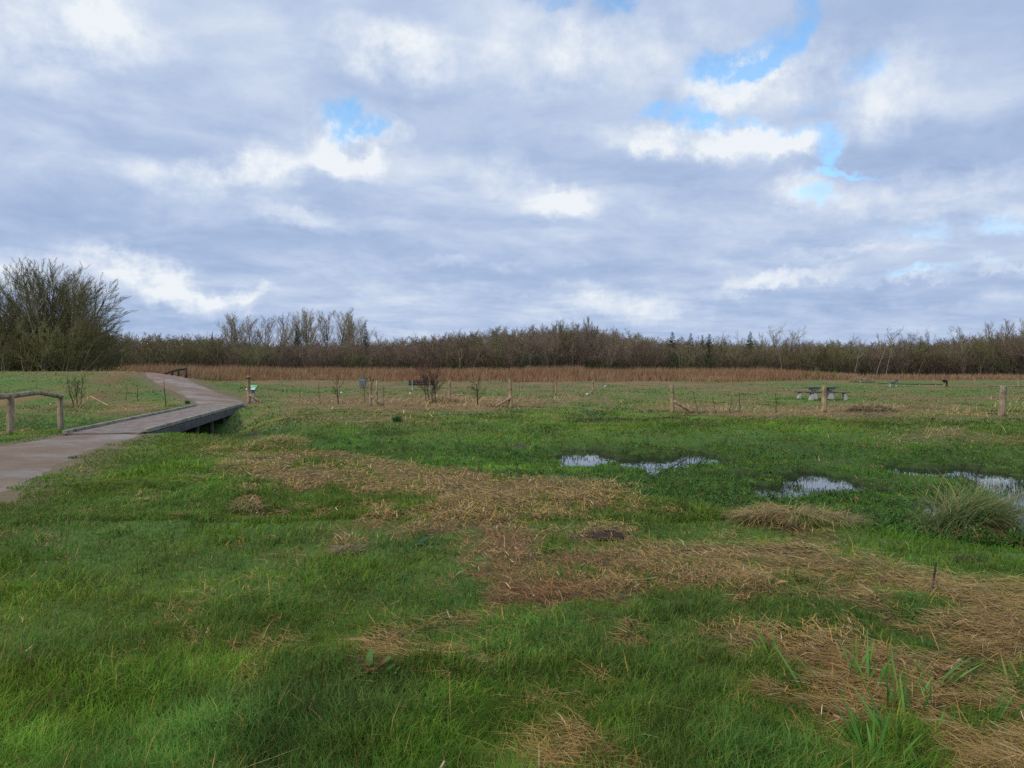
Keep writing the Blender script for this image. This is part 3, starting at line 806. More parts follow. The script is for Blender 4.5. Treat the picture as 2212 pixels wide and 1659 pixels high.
for a_ in [(1900, 1500, 7, .12, .24, 'tallest upright green iris shoots at the top of the straw patch'),
           (1850, 1478, 5, .10, .22, 'iris shoots just left of the tall shoots, one bent leftward'),
           (1762, 1496, 4, .14, .24, 'leftmost iris leaf leaning left over brown straw', -.5),
           (1940, 1490, 5, .09, .18, 'iris tuft with dew drops right of the tall shoots'),
           (1985, 1475, 5, .08, .16, 'short pair of blue-green iris leaves by the dark litter'),
           (2030, 1490, 5, .18, .30, 'long iris leaf leaning right above the dark litter', .6),
           (1915, 1545, 7, .12, .22, 'yellow-green iris shoots in the middle of the cluster'),
           (1960, 1560, 6, .12, .22, 'iris clump with broken tips beside long straw stems'),
           (1990, 1530, 5, .10, .18, 'dark iris tuft between two pale straw stems'),
           (1940, 1600, 7, .14, .24, 'iris clump leaning left at the foot of the cluster', -.25),
           (1870, 1622, 5, .12, .2, 'low iris leaves at the edge of the dense grass', -.3),
           (2060, 1590, 5, .08, .16, 'small iris tuft near the broad-leaved seedling'),
           (2150, 1560, 5, .12, .2, 'iris shoots by the bottom right straw edge', .3),
           (2185, 1500, 4, .12, .2, 'blue-green iris leaf close to the right edge of the straw'),
           (1825, 1530, 3, .06, .12, 'stubby cut iris stems below the leftmost leaf'),
           (1890, 1650, 4, .12, .2, 'lowest iris leaves beside the bottom of the straw'),
           (1668, 1425, 5, .10, .2, 'lone green shoot in the straw left of the iris cluster', -.15)]:
    iris(*a_)

def dock(u, v, n, L, label, cols, cat='dock plant', e=(.3, 1.1), z_=None):
    p = G(u, v)
    if z_ is not None: p.z = z_
    root = empty('dock_plant', p, label, cat)
    for i in range(n):
        az = i * 2.4 + rng.normal(0, .3); l = L * rng.uniform(.7, 1.15)
        c = np.array([cols[int(rng.integers(len(cols)))]]) * rng.uniform(.8, 1.15)
        link('leaf', arc_mesh('dock_leaf', np.array([[rng.normal(0, .035), rng.normal(0, .03), .0]]), np.array([az]), np.array([l]), np.array([l * .27]), np.array([rng.uniform(*e)]), np.array([rng.uniform(.5, 1.4)]), c * .8, c, 7,
             prof=lambda t: .16 + 1.0 * max(0, math.sin(math.pi * min(1, max(0, t - .15) / .85))) ** .8, tw=.25), M_LEAF, root)
GRN = (.09, .20, .035); RED = (.20, .07, .045); DRK = (.04, .11, .035); PUR = (.15, .085, .08)
dock(790, 1462, 16, .12, 'reddish green broad-leaved dock plant in the near grass', [GRN, RED, PUR, GRN], e=(.7, 1.4))
dock(838, 1462, 11, .10, 'green broad-leaved dock close beside the reddish dock', [GRN, GRN, RED], e=(.6, 1.3))
dock(911, 1180, 6, .17, 'dark flat dock rosette in the grass right of the pale hay tuft', [DRK], e=(.2, .7))
dock(1620, 985, 7, .22, 'large leaf rosette on the mud beyond the long pool', [GRN, DRK], e=(.3, 1.0))
dock(1838, 1088, 6, .16, 'dock with one orange leaf among the plants of the middle pool', [GRN, (.35, .13, .05), DRK], e=(.6, 1.2))
dock(2060, 1562, 5, .08, 'small broad-leaved seedling in the straw near the iris', [(.06, .15, .05)], e=(.2, .8))
dock(1680, 1268, 4, .07, 'dark seedling in the straw beside the orange leaf', [DRK])

# hay heaps --------------------------------------------------------------------------------------
def hay(u, v, rx, ry, h, n, label, c_=((.30, .20, .08), (.55, .40, .17)), Lr=(.12, .35), rot=0.0, name='hay_heap'):
    p = G(u, v)
    a = rng.uniform(0, 6.28, n); r = rng.random(n) ** .5
    lx, ly = np.cos(a) * r * rx, np.sin(a) * r * ry
    zz_ = h * (1 - r ** 2) * rng.uniform(.35, 1.0, n)
    az = np.arctan2(ly, lx) + rng.normal(0, 1.0, n)
    c = mixc(*c_, rng.random(n)); c[rng.random(n) < .2] *= .45
    L = rng.uniform(*Lr, n)
    o = link(name, arc_mesh(name, np.stack([lx, ly, zz_], 1), az, L, np.full(n, max(.004, p.y * .0007)), rng.uniform(-.1, .5, n), rng.uniform(.2, 1.1, n), c * .85, c, 4, face=az + 1.57 + rng.normal(0, .4, n)), M_STRAW, loc=p)
    o.rotation_euler.z = R(rot)
    tag(o, label, 'hay heap', 'heaps of raked hay')
YEL = ((.34, .26, .06), (.60, .46, .15))
hay(611, 957, .55, .35, .17, 700, 'rounded yellow hay heap on the bank right of the foot bridge', YEL)
hay(1255, 1043, .62, .16, .09, 700, 'long golden hay ridge just below the first pool', YEL, (.1, .22), -8)
hay(1362, 1056, .30, .18, .09, 420, 'golden hay lump right end of the ridge by the first pool', YEL, (.1, .22))
hay(1305, 1072, .26, .16, .09, 320, 'golden hay lump in front of the ridge by the first pool', YEL, (.1, .22))
hay(1715, 1124, .60, .20, .12, 1100, 'large brown and yellow hay heap below the middle pool', ((.24, .15, .06), (.56, .41, .15)), (.15, .4), -5)
hay(752, 1192, .13, .08, .06, 240, 'small pale hay tuft alone in the green grass', ((.30, .19, .10), (.46, .33, .19)), (.06, .16))
hay(537, 1100, .20, .12, .07, 90, 'loose bleached straw wisp in the grass on the left', ((.30, .24, .10), (.44, .36, .17)), (.12, .3))
hay(955, 868, .9, .8, .30, 500, 'brown hay mound around the bushy reddish sapling', ((.32, .19, .09), (.54, .37, .18)), (.3, .7))
hay(1085, 878, .9, .5, .20, 300, 'brown hay mound at the braced post right of the small tree', ((.28, .16, .08), (.48, .31, .15)), (.3, .7))
hay(1880, 886, .9, .4, .26, 500, 'tall hay heap on the fence line right of the picnic table post', ((.24, .16, .09), (.42, .32, .18)), (.3, .8), 5)
hay(1560, 892, 1.2, .3, .08, 260, 'thin hay strip right of the post with the fallen brace', ((.28, .20, .10), (.42, .32, .18)), (.3, .7))
hay(155, 880, .55, .35, .22, 180, 'brown hay at the foot of the sapling behind the rail fence', ((.20, .12, .06), (.34, .22, .12)), (.2, .5))
hay(480, 972, .30, .15, .12, 160, 'dry grass wisp in front of the foot bridge beam', YEL, (.12, .3))
hay(550, 968, .30, .18, .16, 160, 'bent dry grass over the dark ditch bank', YEL, (.15, .35))
hay(330, 905, .5, .3, .1, 160, 'yellow hay near the left curb of the foot bridge', YEL, (.2, .5))

# molehills ---------------------------------------------------------------------------------------
def molehill(u, v, rx, ry, h, label):
    p = G(u, v)
    n, m_ = 28, 12
    V = [(0, 0, h)]; rs = np.random.default_rng(int(u))
    for i in range(1, m_ + 1):
        r = i / m_
        for j in range(n):
            a = 2 * math.pi * j / n
            k = 1 + .25 * (fbm(np.cos(a) * 2 + u, np.sin(a) * 2, 5, 2) - .5)
            V.append((math.cos(a) * r * rx * k, math.sin(a) * r * ry * k, h * (1 - r * r) + rs.normal(0, .006) - .012 * (i == m_)))
    F = [[0, 1 + j, 1 + (j + 1) % n] for j in range(n)]
    Q = [[1 + (i - 1) * n + j, 1 + i * n + j, 1 + i * n + (j + 1) % n, 1 + (i - 1) * n + (j + 1) % n] for i in range(1, m_) for j in range(n)]
    tag(link('molehill', mesh_np('molehill', np.array(V), [np.array(F), np.array(Q)]), M_EARTH, loc=p), label, 'molehill', 'dark molehills')
molehill(1312, 1159, .16, .11, .05, 'dark molehill in the middle of the near field')
molehill(1720, 1192, .22, .09, .04, 'flat dark molehill below the large hay heap')
molehill(2085, 1212, .14, .08, .03, 'small earth patch below the sedge tussock')

# loose leaf and sticks -----------------------------------------------------------------------------
p = G(1677, 1270)
o = link('fallen_leaf', arc_mesh('fallen_leaf', np.array([[0, 0, .03]]), np.array([.1]), np.array([.11]), np.array([.05]), np.array([.5]), np.array([1.2]), np.array([[.5, .2, .05]]), np.array([[.55, .25, .07]]), 6, prof=lambda t: math.sin(math.pi * (.1 + .8 * t))), M_ORANGE, loc=p)
tag(o, 'curled orange dead leaf lying on the straw', 'leaf')
# ------------------------------------------------------------------ solid builder
class MB:
    def __init__(s):
        s.v = []; s.f = []
    def box(s, c, size, rot=None, bev=0.0):
        """box with chamfered edges"""
        hx, hy, hz = [q / 2 for q in size]
        bev = min(bev, hx * .5, hy * .5, hz * .5)
        Rm = rot if rot is not None else Matrix.Identity(3)
        b = len(s.v); c = Vector(c)
        if bev <= 0:
            for x in (-hx, hx):
                for y in (-hy, hy):
                    for z in (-hz, hz):
                        s.v.append(c + Rm @ Vector((x, y, z)))
            s.f += [[b + q for q in f] for f in ((0, 1, 3, 2), (4, 6, 7, 5), (0, 4, 5, 1), (2, 3, 7, 6), (0, 2, 6, 4), (1, 5, 7, 3))]
            return s
        import bmesh
        bm = bmesh.new(); bmesh.ops.create_cube(bm, size=1.0)
        for q in bm.verts:
            q.co = Vector((q.co.x * size[0], q.co.y * size[1], q.co.z * size[2]))
        bmesh.ops.bevel(bm, geom=list(bm.edges), offset=bev, segments=1, affect='EDGES')
        bm.verts.index_update()
        for q in bm.verts: s.v.append(c + Rm @ q.co)
        for f in bm.faces: s.f.append([b + q.index for q in f.verts])
        bm.free()
        return s
    def tube(s, pts, rad, n=10, rough=0.0, seed=1, sub=None, cap=True):
        """rounded log through points, slightly irregular"""
        rr = random.Random(seed)
        pts = [Vector(p) for p in pts]
        if not hasattr(rad, '__len__'): rad = [rad] * len(pts)
        if sub:
            P2, R2 = [], []
            for i in range(len(pts) - 1):
                for k in range(sub):
                    t = k / sub
                    P2.append(pts[i].lerp(pts[i + 1], t)); R2.append(rad[i] * (1 - t) + rad[i + 1] * t)
            P2.append(pts[-1]); R2.append(rad[-1]); pts, rad = P2, R2
        b = len(s.v); ph = [rr.uniform(-1, 1) for _ in range(n)]
        for i, p in enumerate(pts):
            d = (pts[min(i + 1, len(pts) - 1)] - pts[max(i - 1, 0)]).normalized()
            a = d.orthogonal().normalized() if abs(d.z) < .9 else Vector((1, 0, 0))
            a = (a - d * a.dot(d)).normalized(); c = d.cross(a)
            for j in range(n):
                t = 2 * math.pi * j / n
                r = rad[i] * (1 + rough * (ph[j] + .7 * rr.uniform(-1, 1)))
                s.v.append(p + (a * math.cos(t) + c * math.sin(t)) * r)
        for i in range(len(pts) - 1):
            for j in range(n):
                q = b + i * n; s.f.append([q + j, q + (j + 1) % n, q + n + (j + 1) % n, q + n + j])
        if cap:
            for e, o_ in ((0, -1), (len(pts) - 1, 1)):
                ring = [b + e * n + j for j in range(n)]
                s.f.append(ring[::-1] if o_ < 0 else ring)
        return s
    def build(s, name, mat, parent=None, loc=None, smooth=False):
        me = bpy.data.meshes.new(name)
        me.from_pydata([tuple(q) for q in s.v], [], s.f)
        if smooth:
            me.polygons.foreach_set('use_smooth', [len(f) == 4 for f in s.f])
        me.update()
        return link(name, me, mat, parent, loc)
def rotm(x=0, y=0, z=0):
    return Euler((R(x), R(y), R(z))).to_matrix()

# foot bridge ---------------------------------------------------------------------------------------
br = empty('foot_bridge', (BR_A[0], BR_A[1], 0.0), 'long low wooden foot bridge with pale curbs over the ditch', 'foot bridge', rz=-math.atan2(BR_D[0], BR_D[1]))
TOP = 0.055
mb = MB()
nb_ = int(BR_L / .30)
for i in range(nb_):
    s0 = BR_L * (i + .5) / nb_
    mb.box((0, s0, TOP - .03 + .0015 * math.sin(i * 7.1)), (2 * BR_W - .30, BR_L / nb_ - (.008 if i % 7 else .02), .06), bev=.004)
mb.build('deck', M_DECK, br)
for sgn, a0, b0_ in ((1, .35, BR_L + .1), (-1, .1, BR_L - 1.3)):
    mb = MB(); L_ = b0_ - a0
    for k in range(4):
        mb.box((sgn * (BR_W - .075), a0 + L_ * (k + .5) / 4, TOP + .02), (.135, L_ / 4 - .012, .11), bev=.015)
    mb.build('curb', M_CURB, br)
    mb = MB()
    for k in range(3):
        mb.box((sgn * (BR_W - .03), .2 + (BR_L - .2) * (k + .5) / 3, TOP - .17), (.10, (BR_L - .2) / 3 - .01, .24), bev=.008)
    mb.build('side_beam', M_FASCIA, br)
    for k in range(6):
        y_ = 1.8 + k * 2.6
        MB().tube([(sgn * (BR_W - .17), y_, -1.6), (sgn * (BR_W - .17), y_, TOP - .10)], .085, 10, .03, seed=k).build('pile', M_FASCIA, br)
for k in range(6):
    MB().box((0, 1.8 + k * 2.6, TOP - .32), (1.5, .14, .16), bev=.01).build('cross_beam', M_DARKWOOD, br)

# rail fence by the near end of the bridge ----------------------------------------------------------
pa, pb = G(23, 940), G(132, 928)
rf = empty('rail_fence', pa, 'round log rail fence beside the gravel path on the left', 'fence')
d_ = (pb - pa)
MB().tube([(0, 0, -.3), (0.0, 0, .5), (.012, .0, 1.04)], [.092, .088, .082], 14, .035, 3, sub=5).build('post', M_LOG, rf, smooth=True)
MB().tube([(d_.x, d_.y, d_.z - .3), (d_.x - .02, d_.y, d_.z + .5), (d_.x - .035, d_.y, d_.z + 1.06)], [.088, .082, .078], 14, .04, 4, sub=5).build('post', M_LOG, rf, smooth=True)
q = MB().tube([(-.25, -2.6, .93), (-.06, -1.2, .98), (.0, -.1, .985), (d_.x * .5, d_.y * .5, 1.01), (d_.x, d_.y + .04, d_.z + 1.03)], [.078, .075, .07, .066, .062], 14, .05, 5, sub=6)
q.build('rail', M_LOG, rf, smooth=True)
MB().tube([(d_.x * .62, d_.y * .62, .98), (d_.x * .62 + .02, d_.y * .62, .86)], [.02, .004], 6).build('knot', M_DARKWOOD, rf)

# bent rail on the crest of the path ----------------------------------------------------------------
def pt(u, v, Y):
    d = sky_dir(u, v); return Vector((d.x / d.y * Y, Y, CAM_Z + d.z / d.y * Y))
cr = pt(402, 813, 51.5); gz = h1(cr.x, cr.y)
fr = empty('crest_rail', (cr.x, cr.y, gz), 'dark sloping rail with four posts at the crest of the path', 'fence')
tops = [(357, 808), (371.5, 803), (385, 799.5), (402, 798)]
Ls = []
for u, v in tops:
    t_ = pt(u, v, 51.5) - Vector((cr.x, cr.y, gz))
    g = h1(cr.x + t_.x, 51.5) - gz
    MB().tube([(t_.x, 0, g - .3), (t_.x, 0, max(t_.z + (.12 if u > 400 else 0), g + .12))], .075, 10, .05, int(u)).build('post', M_DARKWOOD, fr, smooth=True)
    Ls.append((t_.x, 0, t_.z + .03))
e_ = pt(338, 815, 51.5) - Vector((cr.x, cr.y, gz))
MB().tube([(e_.x, 0, e_.z)] + Ls, [.05, .06, .07, .07, .06], 10, .06, 9, sub=4).build('rail', M_DARKWOOD, fr, smooth=True)

# fence posts ---------------------------------------------------------------------------------------
def post(u, v, hgt, r, label, lean=0.0, brace=None, twin=None, mat=None, seed=1, collar=False, grp='weathered fence posts across the meadow'):
    p = G(u, v); mat = mat or M_POST; r *= 1.12
    root = empty('fence_post', p, label, 'post', grp)
    MB().tube([(0, 0, -.25), (lean * .5, 0, hgt * .5), (lean, 0, hgt)], [r * 1.06, r, r * .94], 12, .06, seed, sub=5).build('post_shaft', mat, root, smooth=True)
    if twin:
        du, dh, dy_ = twin
        MB().tube([(du, dy_, -.25), (du, dy_, dh)], [r * .8, r * .75], 10, .08, seed + 7, sub=5).build('second_shaft', mat, root, smooth=True)
    if brace:
        z0, L_, side = brace
        MB().tube([(side * r * .6, -.03, z0), (side * L_ * .5, -.08, z0 * .54), (side * L_, -.1, .03)], [r * .75, r * .85, r * .8], 9, .09, seed + 3, sub=4).build('brace', mat, root, smooth=True)
    if collar:
        MB().tube([(-.02, 0, hgt - .16), (-.02, 0, hgt - .10)], r * 1.25, 12, .12, seed + 1).build('wire_collar', M_DARKWOOD, root)
    return root
post(538, 871.5, 1.40, .082, 'fence post with brace in front of the green sign', -.02, (.44, .68, 1), seed=11, collar=True)
post(800.5, 876.5, 1.12, .060, 'twin fence post with short brace beside the bin', .0, (.46, .55, 1), (.14, 1.18, .9), seed=12)
post(970.5, 864.5, 1.05, .060, 'thin grey post behind the dead grass near the bench', .03, seed=13)
post(1105, 880.5, 1.20, .066, 'split fence post with a long brace to its left', -.06, (.42, .72, -1), (-.08, 1.25, .05), seed=14)
post(1281, 852.5, 1.00, .065, 'small distant fence post with a short brace on its left', .0, (.3, .28, -1), seed=15)
post(1201, 850, .90, .060, 'thin distant post left of the small braced post', .0, seed=16)
post(1452, 892, 1.08, .068, 'fence post with brace fallen to the right, alone in the meadow', .0, (.46, .78, 1), seed=17)
post(1780.5, 891, 1.02, .088, 'pale weathered post standing before the picnic table', -.01, seed=18)
post(2163, 899, 1.04, .095, 'leaning grey post nearest the right side of the meadow', .07, seed=19, mat=M_LOG)
post(2106, 831, .62, .07, 'tiny pale post in front of the far right wood', 0, seed=20)
post(2200, 835.5, .85, .08, 'tiny pale post at the far right by the low log rail', 0, seed=21)
post(2017.5, 829, .55, .07, 'tiny pale post behind the low dark rail', 0, seed=22)
post(594.5, 817, .75, .06, 'dark stake in the red reeds above the green sign', 0, mat=M_DARKWOOD, seed=23)

p = G(636, 818)
sg = empty('stile_frame', p, 'small dark square frame standing in front of the red reeds', 'gate')
MB().box((-.16, 0, .35), (.07, .07, 1.0), bev=.01).build('post', M_RUST, sg)
MB().box((.16, 0, .35), (.07, .07, 1.0), bev=.01).build('post', M_RUST, sg)
MB().box((0, -.04, .84), (.42, .06, .12), bev=.01).build('top_board', M_DARKWOOD, sg)

# information panel ---------------------------------------------------------------------------------
p = G(545, 867)
ip = empty('information_panel', p, 'tilted green information panel with white foot strip on a grey pedestal', 'sign', rz=R(-14))
MB().box((.03, .05, .30), (.17, .12, .80), bev=.01).build('pedestal', M_CONC_D, ip)
Rt = rotm(x=34)
pc = Vector((0, -.02, .72))
MB().box(pc, (.56, .42, .03), Rt, bev=.006).build('board', M_NAVY, ip)
face = MB()
face.box(pc + Rt @ Vector((0, .045, .0185)), (.53, .30, .006), Rt)
fo = face.build('green_face', M_GREEN, ip)
MB().box(pc + Rt @ Vector((0, -.155, .0185)), (.53, .085, .006), Rt).build('white_strip', M_WHITE, ip)
mk = MB()
for (cx_, cy_, wx_, wy_) in ((-.05, .165, .36, .012), (-.05, .135, .30, .010), (-.10, .10, .22, .008), (-.10, .075, .24, .008), (.13, -.05, .06, .05), (.20, -.045, .04, .06), (.05, -.02, .10, .01)):
    mk.box(pc + Rt @ Vector((cx_, cy_, .0235)), (wx_, wy_, .003), Rt)
mk.build('white_print', M_WHITE, fo)

# litter bin -----------------------------------------------------------------------------------------
p = G(783.5, 839)
bn = empty('litter_bin', p, 'grey litter bin lined with a bag before the red reeds', 'litter bin')
def taper(mb_, z0, z1, w0, w1, d0, d1):
    b = len(mb_.v)
    for z, w_, d in ((z0, w0, d0), (z1, w1, d1)):
        for sx_, sy_ in ((-1, -1), (1, -1), (1, 1), (-1, 1)):
            mb_.v.append(Vector((sx_ * w_ / 2, sy_ * d / 2, z)))
    mb_.f += [[b, b + 3, b + 2, b + 1], [b + 4, b + 5, b + 6, b + 7]] + [[b + i, b + (i + 1) % 4, b + 4 + (i + 1) % 4, b + 4 + i] for i in range(4)]
    return mb_
taper(MB(), .06, .80, .52, .57, .45, .5).build('bin_body', M_GREY, bn)
MB().box((0, 0, -.02), (.3, .3, .16)).build('foot', M_BLACK, bn)
taper(MB(), .70, .93, .60, .65, .52, .56).build('bin_bag', M_BAG, bn)
MB().box((0, 0, .945), (.64, .54, .03), bev=.01).build('opening_rim', M_BLACK, bn)
hd = MB()
for sx_ in (-1, 1):
    hd.tube([(sx_ * .3, 0, .93), (0, 0, 1.17)], .022, 6)
hd.build('lid_frame', M_GREY, bn)

# benches --------------------------------------------------------------------------------------------
def bench(u, v, rz, label, scale=1.0):
    p = G(u, v)
    root = empty('park_bench', p, label, 'bench', 'concrete footed benches', rz=R(rz))
    for sx_ in (-.72, .72):
        e = MB()
        e.box((sx_, .30, .16), (.10, .10, .46), rotm(x=12), bev=.01)
        e.box((sx_, -.22, .16), (.10, .10, .46), rotm(x=-8), bev=.01)
        e.box((sx_, .04, .385), (.094, .58, .07), bev=.01)
        e.box((sx_, -.335, .62), (.088, .08, .52), rotm(x=16), bev=.01)
        e.build('support', M_CONC, root)
    st_ = MB()
    for k in range(3): st_.box((0, -.12 + .19 * k, .445), (2.05, .16, .045), bev=.006)
    st_.build('seat', M_BENCH, root)
    bk_ = MB()
    for k in range(3): bk_.box((0, -.262 - .052 * k * .9 + .0, .53 + .135 * k), (2.05, .04, .115), rotm(x=16), bev=.006)
    bk_.build('backrest', M_BENCH, root)
    return root
bench(910, 843.5, 4, 'dark plank bench seen from behind, near the litter bin')
bench(1929, 835.5, 68, 'white footed bench seen from its side beside the low rail', 1.0)

# picnic table ---------------------------------------------------------------------------------------
p = G(1775, 862)
pt_ = empty('picnic_table', p, 'picnic table with dark planks on pale concrete legs', 'picnic table', rz=R(3))
t_ = MB()
for k in range(4): t_.box((0, -.30 + .2 * k, .66), (1.72, .185, .05), bev=.008)
t_.build('table_top', M_BENCH, pt_)
for sx_ in (-.47, .47):
    l_ = MB(); taper(l_, -.1, .50, .30, .17, .55, .3); l_.box((sx_ * 0, 0, .57), (.36, .62, .13), bev=.02)
    o = l_.build('table_leg', M_CONC, pt_); o.location = (sx_ * 1.0, 0, 0)
for sy_, ln in ((-.80, 2.45), (.80, 2.45)):
    b_ = MB()
    for k in range(2): b_.box((0, sy_ - .09 + .18 * k, .385), (ln, .165, .045), bev=.008)
    b_.build('bench_seat', M_BENCH, pt_)
    for sx_ in (-.98, .0 - .25, .98):
        MB().box((sx_ * 1.0, sy_, .14), (.15, .26, .46), rotm(y=14 * (1 if sx_ < 0 else -1)), bev=.015).build('bench_leg', M_CONC, pt_)

# low rail and small box ------------------------------------------------------------------------------
a_, b_ = G(1897, 834), G(2036, 836)
lr = empty('low_rail', a_, 'long low dark log rail behind the white footed bench', 'fence')
d_ = b_ - a_
MB().tube([(0, 0, .27), (d_.x * .3, d_.y * .3, .27), (d_.x * .6, d_.y * .6, .22), (d_.x, d_.y, .27 + d_.z)], .042, 8, .1, 31, sub=5).build('rail', M_DARKWOOD, lr, smooth=True)
for t in (.15, .42, .66, .9):
    MB().tube([(d_.x * t, d_.y * t, -.2), (d_.x * t, d_.y * t, .24)], .05, 8, .08, int(t * 99)).build('post', M_POST, lr, smooth=True)
a_, b_ = G(2130, 835), G(2290, 836)
d_ = b_ - a_
lo = MB().tube([(0, 0, .06), (d_.x * .5, d_.y * .5, .08), (d_.x, d_.y, .06)], .05, 8, .1, 33, sub=5).build('lying_log', M_LOG, None, a_, smooth=True)
tag(lo, 'pale log lying along the far right meadow edge', 'log')
p = G(2040, 836)
bx = empty('box_post', p, 'black box on a wooden post with a rusty post beside it', 'waste box')
MB().tube([(0, 0, -.2), (0, 0, .62)], .07, 8, .04).build('wooden_post', M_POST, bx)
MB().box((0, -.02, .62), (.34, .3, .26), bev=.02).build('box', M_BLACK, bx)
MB().box((.27, .05, .26), (.15, .15, .84), bev=.01).build('rusty_post', M_RUST, bx)

# lying sticks ----------------------------------------------------------------------------------------
def stick(u0, v0, u1, v1, z0, z1, r, label, mat=None, name='fallen_stick'):
    a, b = G(u0, v0), G(u1, v1)
    d = b - a
    o = MB().tube([(0, 0, z0), (d.x * .5, d.y * .5, (z0 + z1 + d.z) / 2 - .01), (d.x, d.y, z1 + d.z)], [r, r * .9, r * .7], 8, .06, int(u0), sub=3).build(name, mat or M_PEELED, None, a, smooth=True)
    tag(o, label, 'stick', 'loose sticks on the ground')
stick(234, 878, 195, 873, .04, .38, .022, 'pale peeled stick propped in the grass behind the rail fence')
stick(1385, 1049, 1490, 1020, .02, .28, .012, 'thin dark branch slanting up from the bank towards the pool', M_DARKWOOD)
stick(1008, 1420, 900, 1418, .03, .04, .006, 'thin forked straw stem on the near grass')
stick(1812, 1490, 2010, 1528, .03, .02, .007, 'long pale reed stem lying through the iris shoots')
stick(1800, 1560, 1975, 1615, .03, .02, .006, 'second reed stem lying below the iris shoots')
stick(935, 1712, 960, 1690, .05, .08, .006, 'bright broken reed piece at the bottom edge of the grass')
stick(1930, 1340, 1905, 1375, .03, .10, .006, 'short reddish twig upright in the straw', M_RUST)
stick(2010, 1290, 2022, 1262, .0, .16, .009, 'dark snapped stem standing in the straw on the right', M_DARKWOOD)
stick(2035, 1455, 2075, 1440, .02, .04, .006, 'white splintered reed piece on the dark litter')
stick(978, 856, 1003, 855, .05, .05, .04, 'pale board lying behind the dead grass by the thin post')
stick(1350, 1262, 1420, 1256, .03, .03, .006, 'straight straw stem lying beside the molehill')
for (u, v, sx_, lab) in ((737, 850, .16, 'small white litter scrap left of the litter bin'), (886, 851, .1, 'white fleck of litter near the dark plank bench'), (1102 + 205, 835, .2, 'pale litter scrap in the far mown strip'), (1268, 853, .16, 'white scrap by the small braced post')):
    p = G(u, v)
    tag(MB().box((0, 0, .05), (sx_, .12, .08), rotm(10, 20, u), bev=.015).build('litter_scrap', M_WHITE, None, p), lab, 'litter', 'scraps of litter')
for (u, lab) in ((17.5, 'white stub post between the left tree trunks'), (1, 'white stub post at the left end of the trees')):
    p = at(u, 82); 
    tag(MB().tube([(0, 0, -.3), (0, 0, .55), (0, 0, .85)], [.14, .12, .05], 8, .05).build('white_marker', M_WHITE, None, p), lab, 'marker')
# ------------------------------------------------------------------ bare trees
def bark(name, c0, c1, moss=None, rnd=.25):
    m, N = new_mat(name)
    tcn = N.new('ShaderNodeTexCoord'); oi = N.new('ShaderNodeObjectInfo')
    g = N.noise(tcn.outputs['Object'], 1.1, 4, .6)
    c = N.mix(N.ramp(g, [(.35, 0), (.65, 1)]), c0, c1)
    if moss:
        c = N.mix(N.ramp(N.noise(tcn.outputs['Object'], .45, 3, .5), [(.45, 0), (.65, .7)]), c, moss)
    k = N.math('ADD', 1 - rnd, N.math('MULTIPLY', oi.outputs['Random'], 2 * rnd))
    hs = N.new('ShaderNodeHueSaturation')
    N.put(hs.inputs['Hue'], N.math('ADD', .485, N.math('MULTIPLY', oi.outputs['Random'], .03)))
    N.put(hs.inputs['Value'], k); N.put(hs.inputs['Color'], c)
    finish(N, hs.outputs[0], .85, spec=.15)
    return m
B_BROWN = bark('brown_twigs', (.165, .125, .090), (.245, .185, .130))
B_PURPLE = bark('purple_brown_twigs', (.165, .115, .092), (.240, .170, .135))
B_OLIVE = bark('olive_mossy_twigs', (.145, .130, .065), (.215, .190, .090), (.13, .145, .045))
B_TRUNK = bark('grey_bark', (.14, .125, .080), (.26, .23, .16), (.13, .15, .05))
B_PALE = bark('pale_poplar_bark', (.17, .15, .11), (.26, .235, .18))
B_TIP = bark('yellow_grey_twigs', (.21, .175, .115), (.31, .26, .175))
B_BIG = bark('willow_twigs', (.12, .105, .052), (.19, .16, .080), (.115, .135, .035))
B_BIRCH = bark('birch_bark', (.30, .28, .23), (.42, .39, .33), rnd=.1)
B_CONIF = bark('conifer_needles', (.018, .035, .020), (.035, .060, .032))
B_RED = bark('red_brown_twigs', (.15, .07, .05), (.22, .11, .08))
B_DARK = bark('dark_sapling_bark', (.055, .042, .032), (.10, .08, .055))
B_YG = bark('yellow_green_shoots', (.16, .17, .05), (.24, .25, .07))

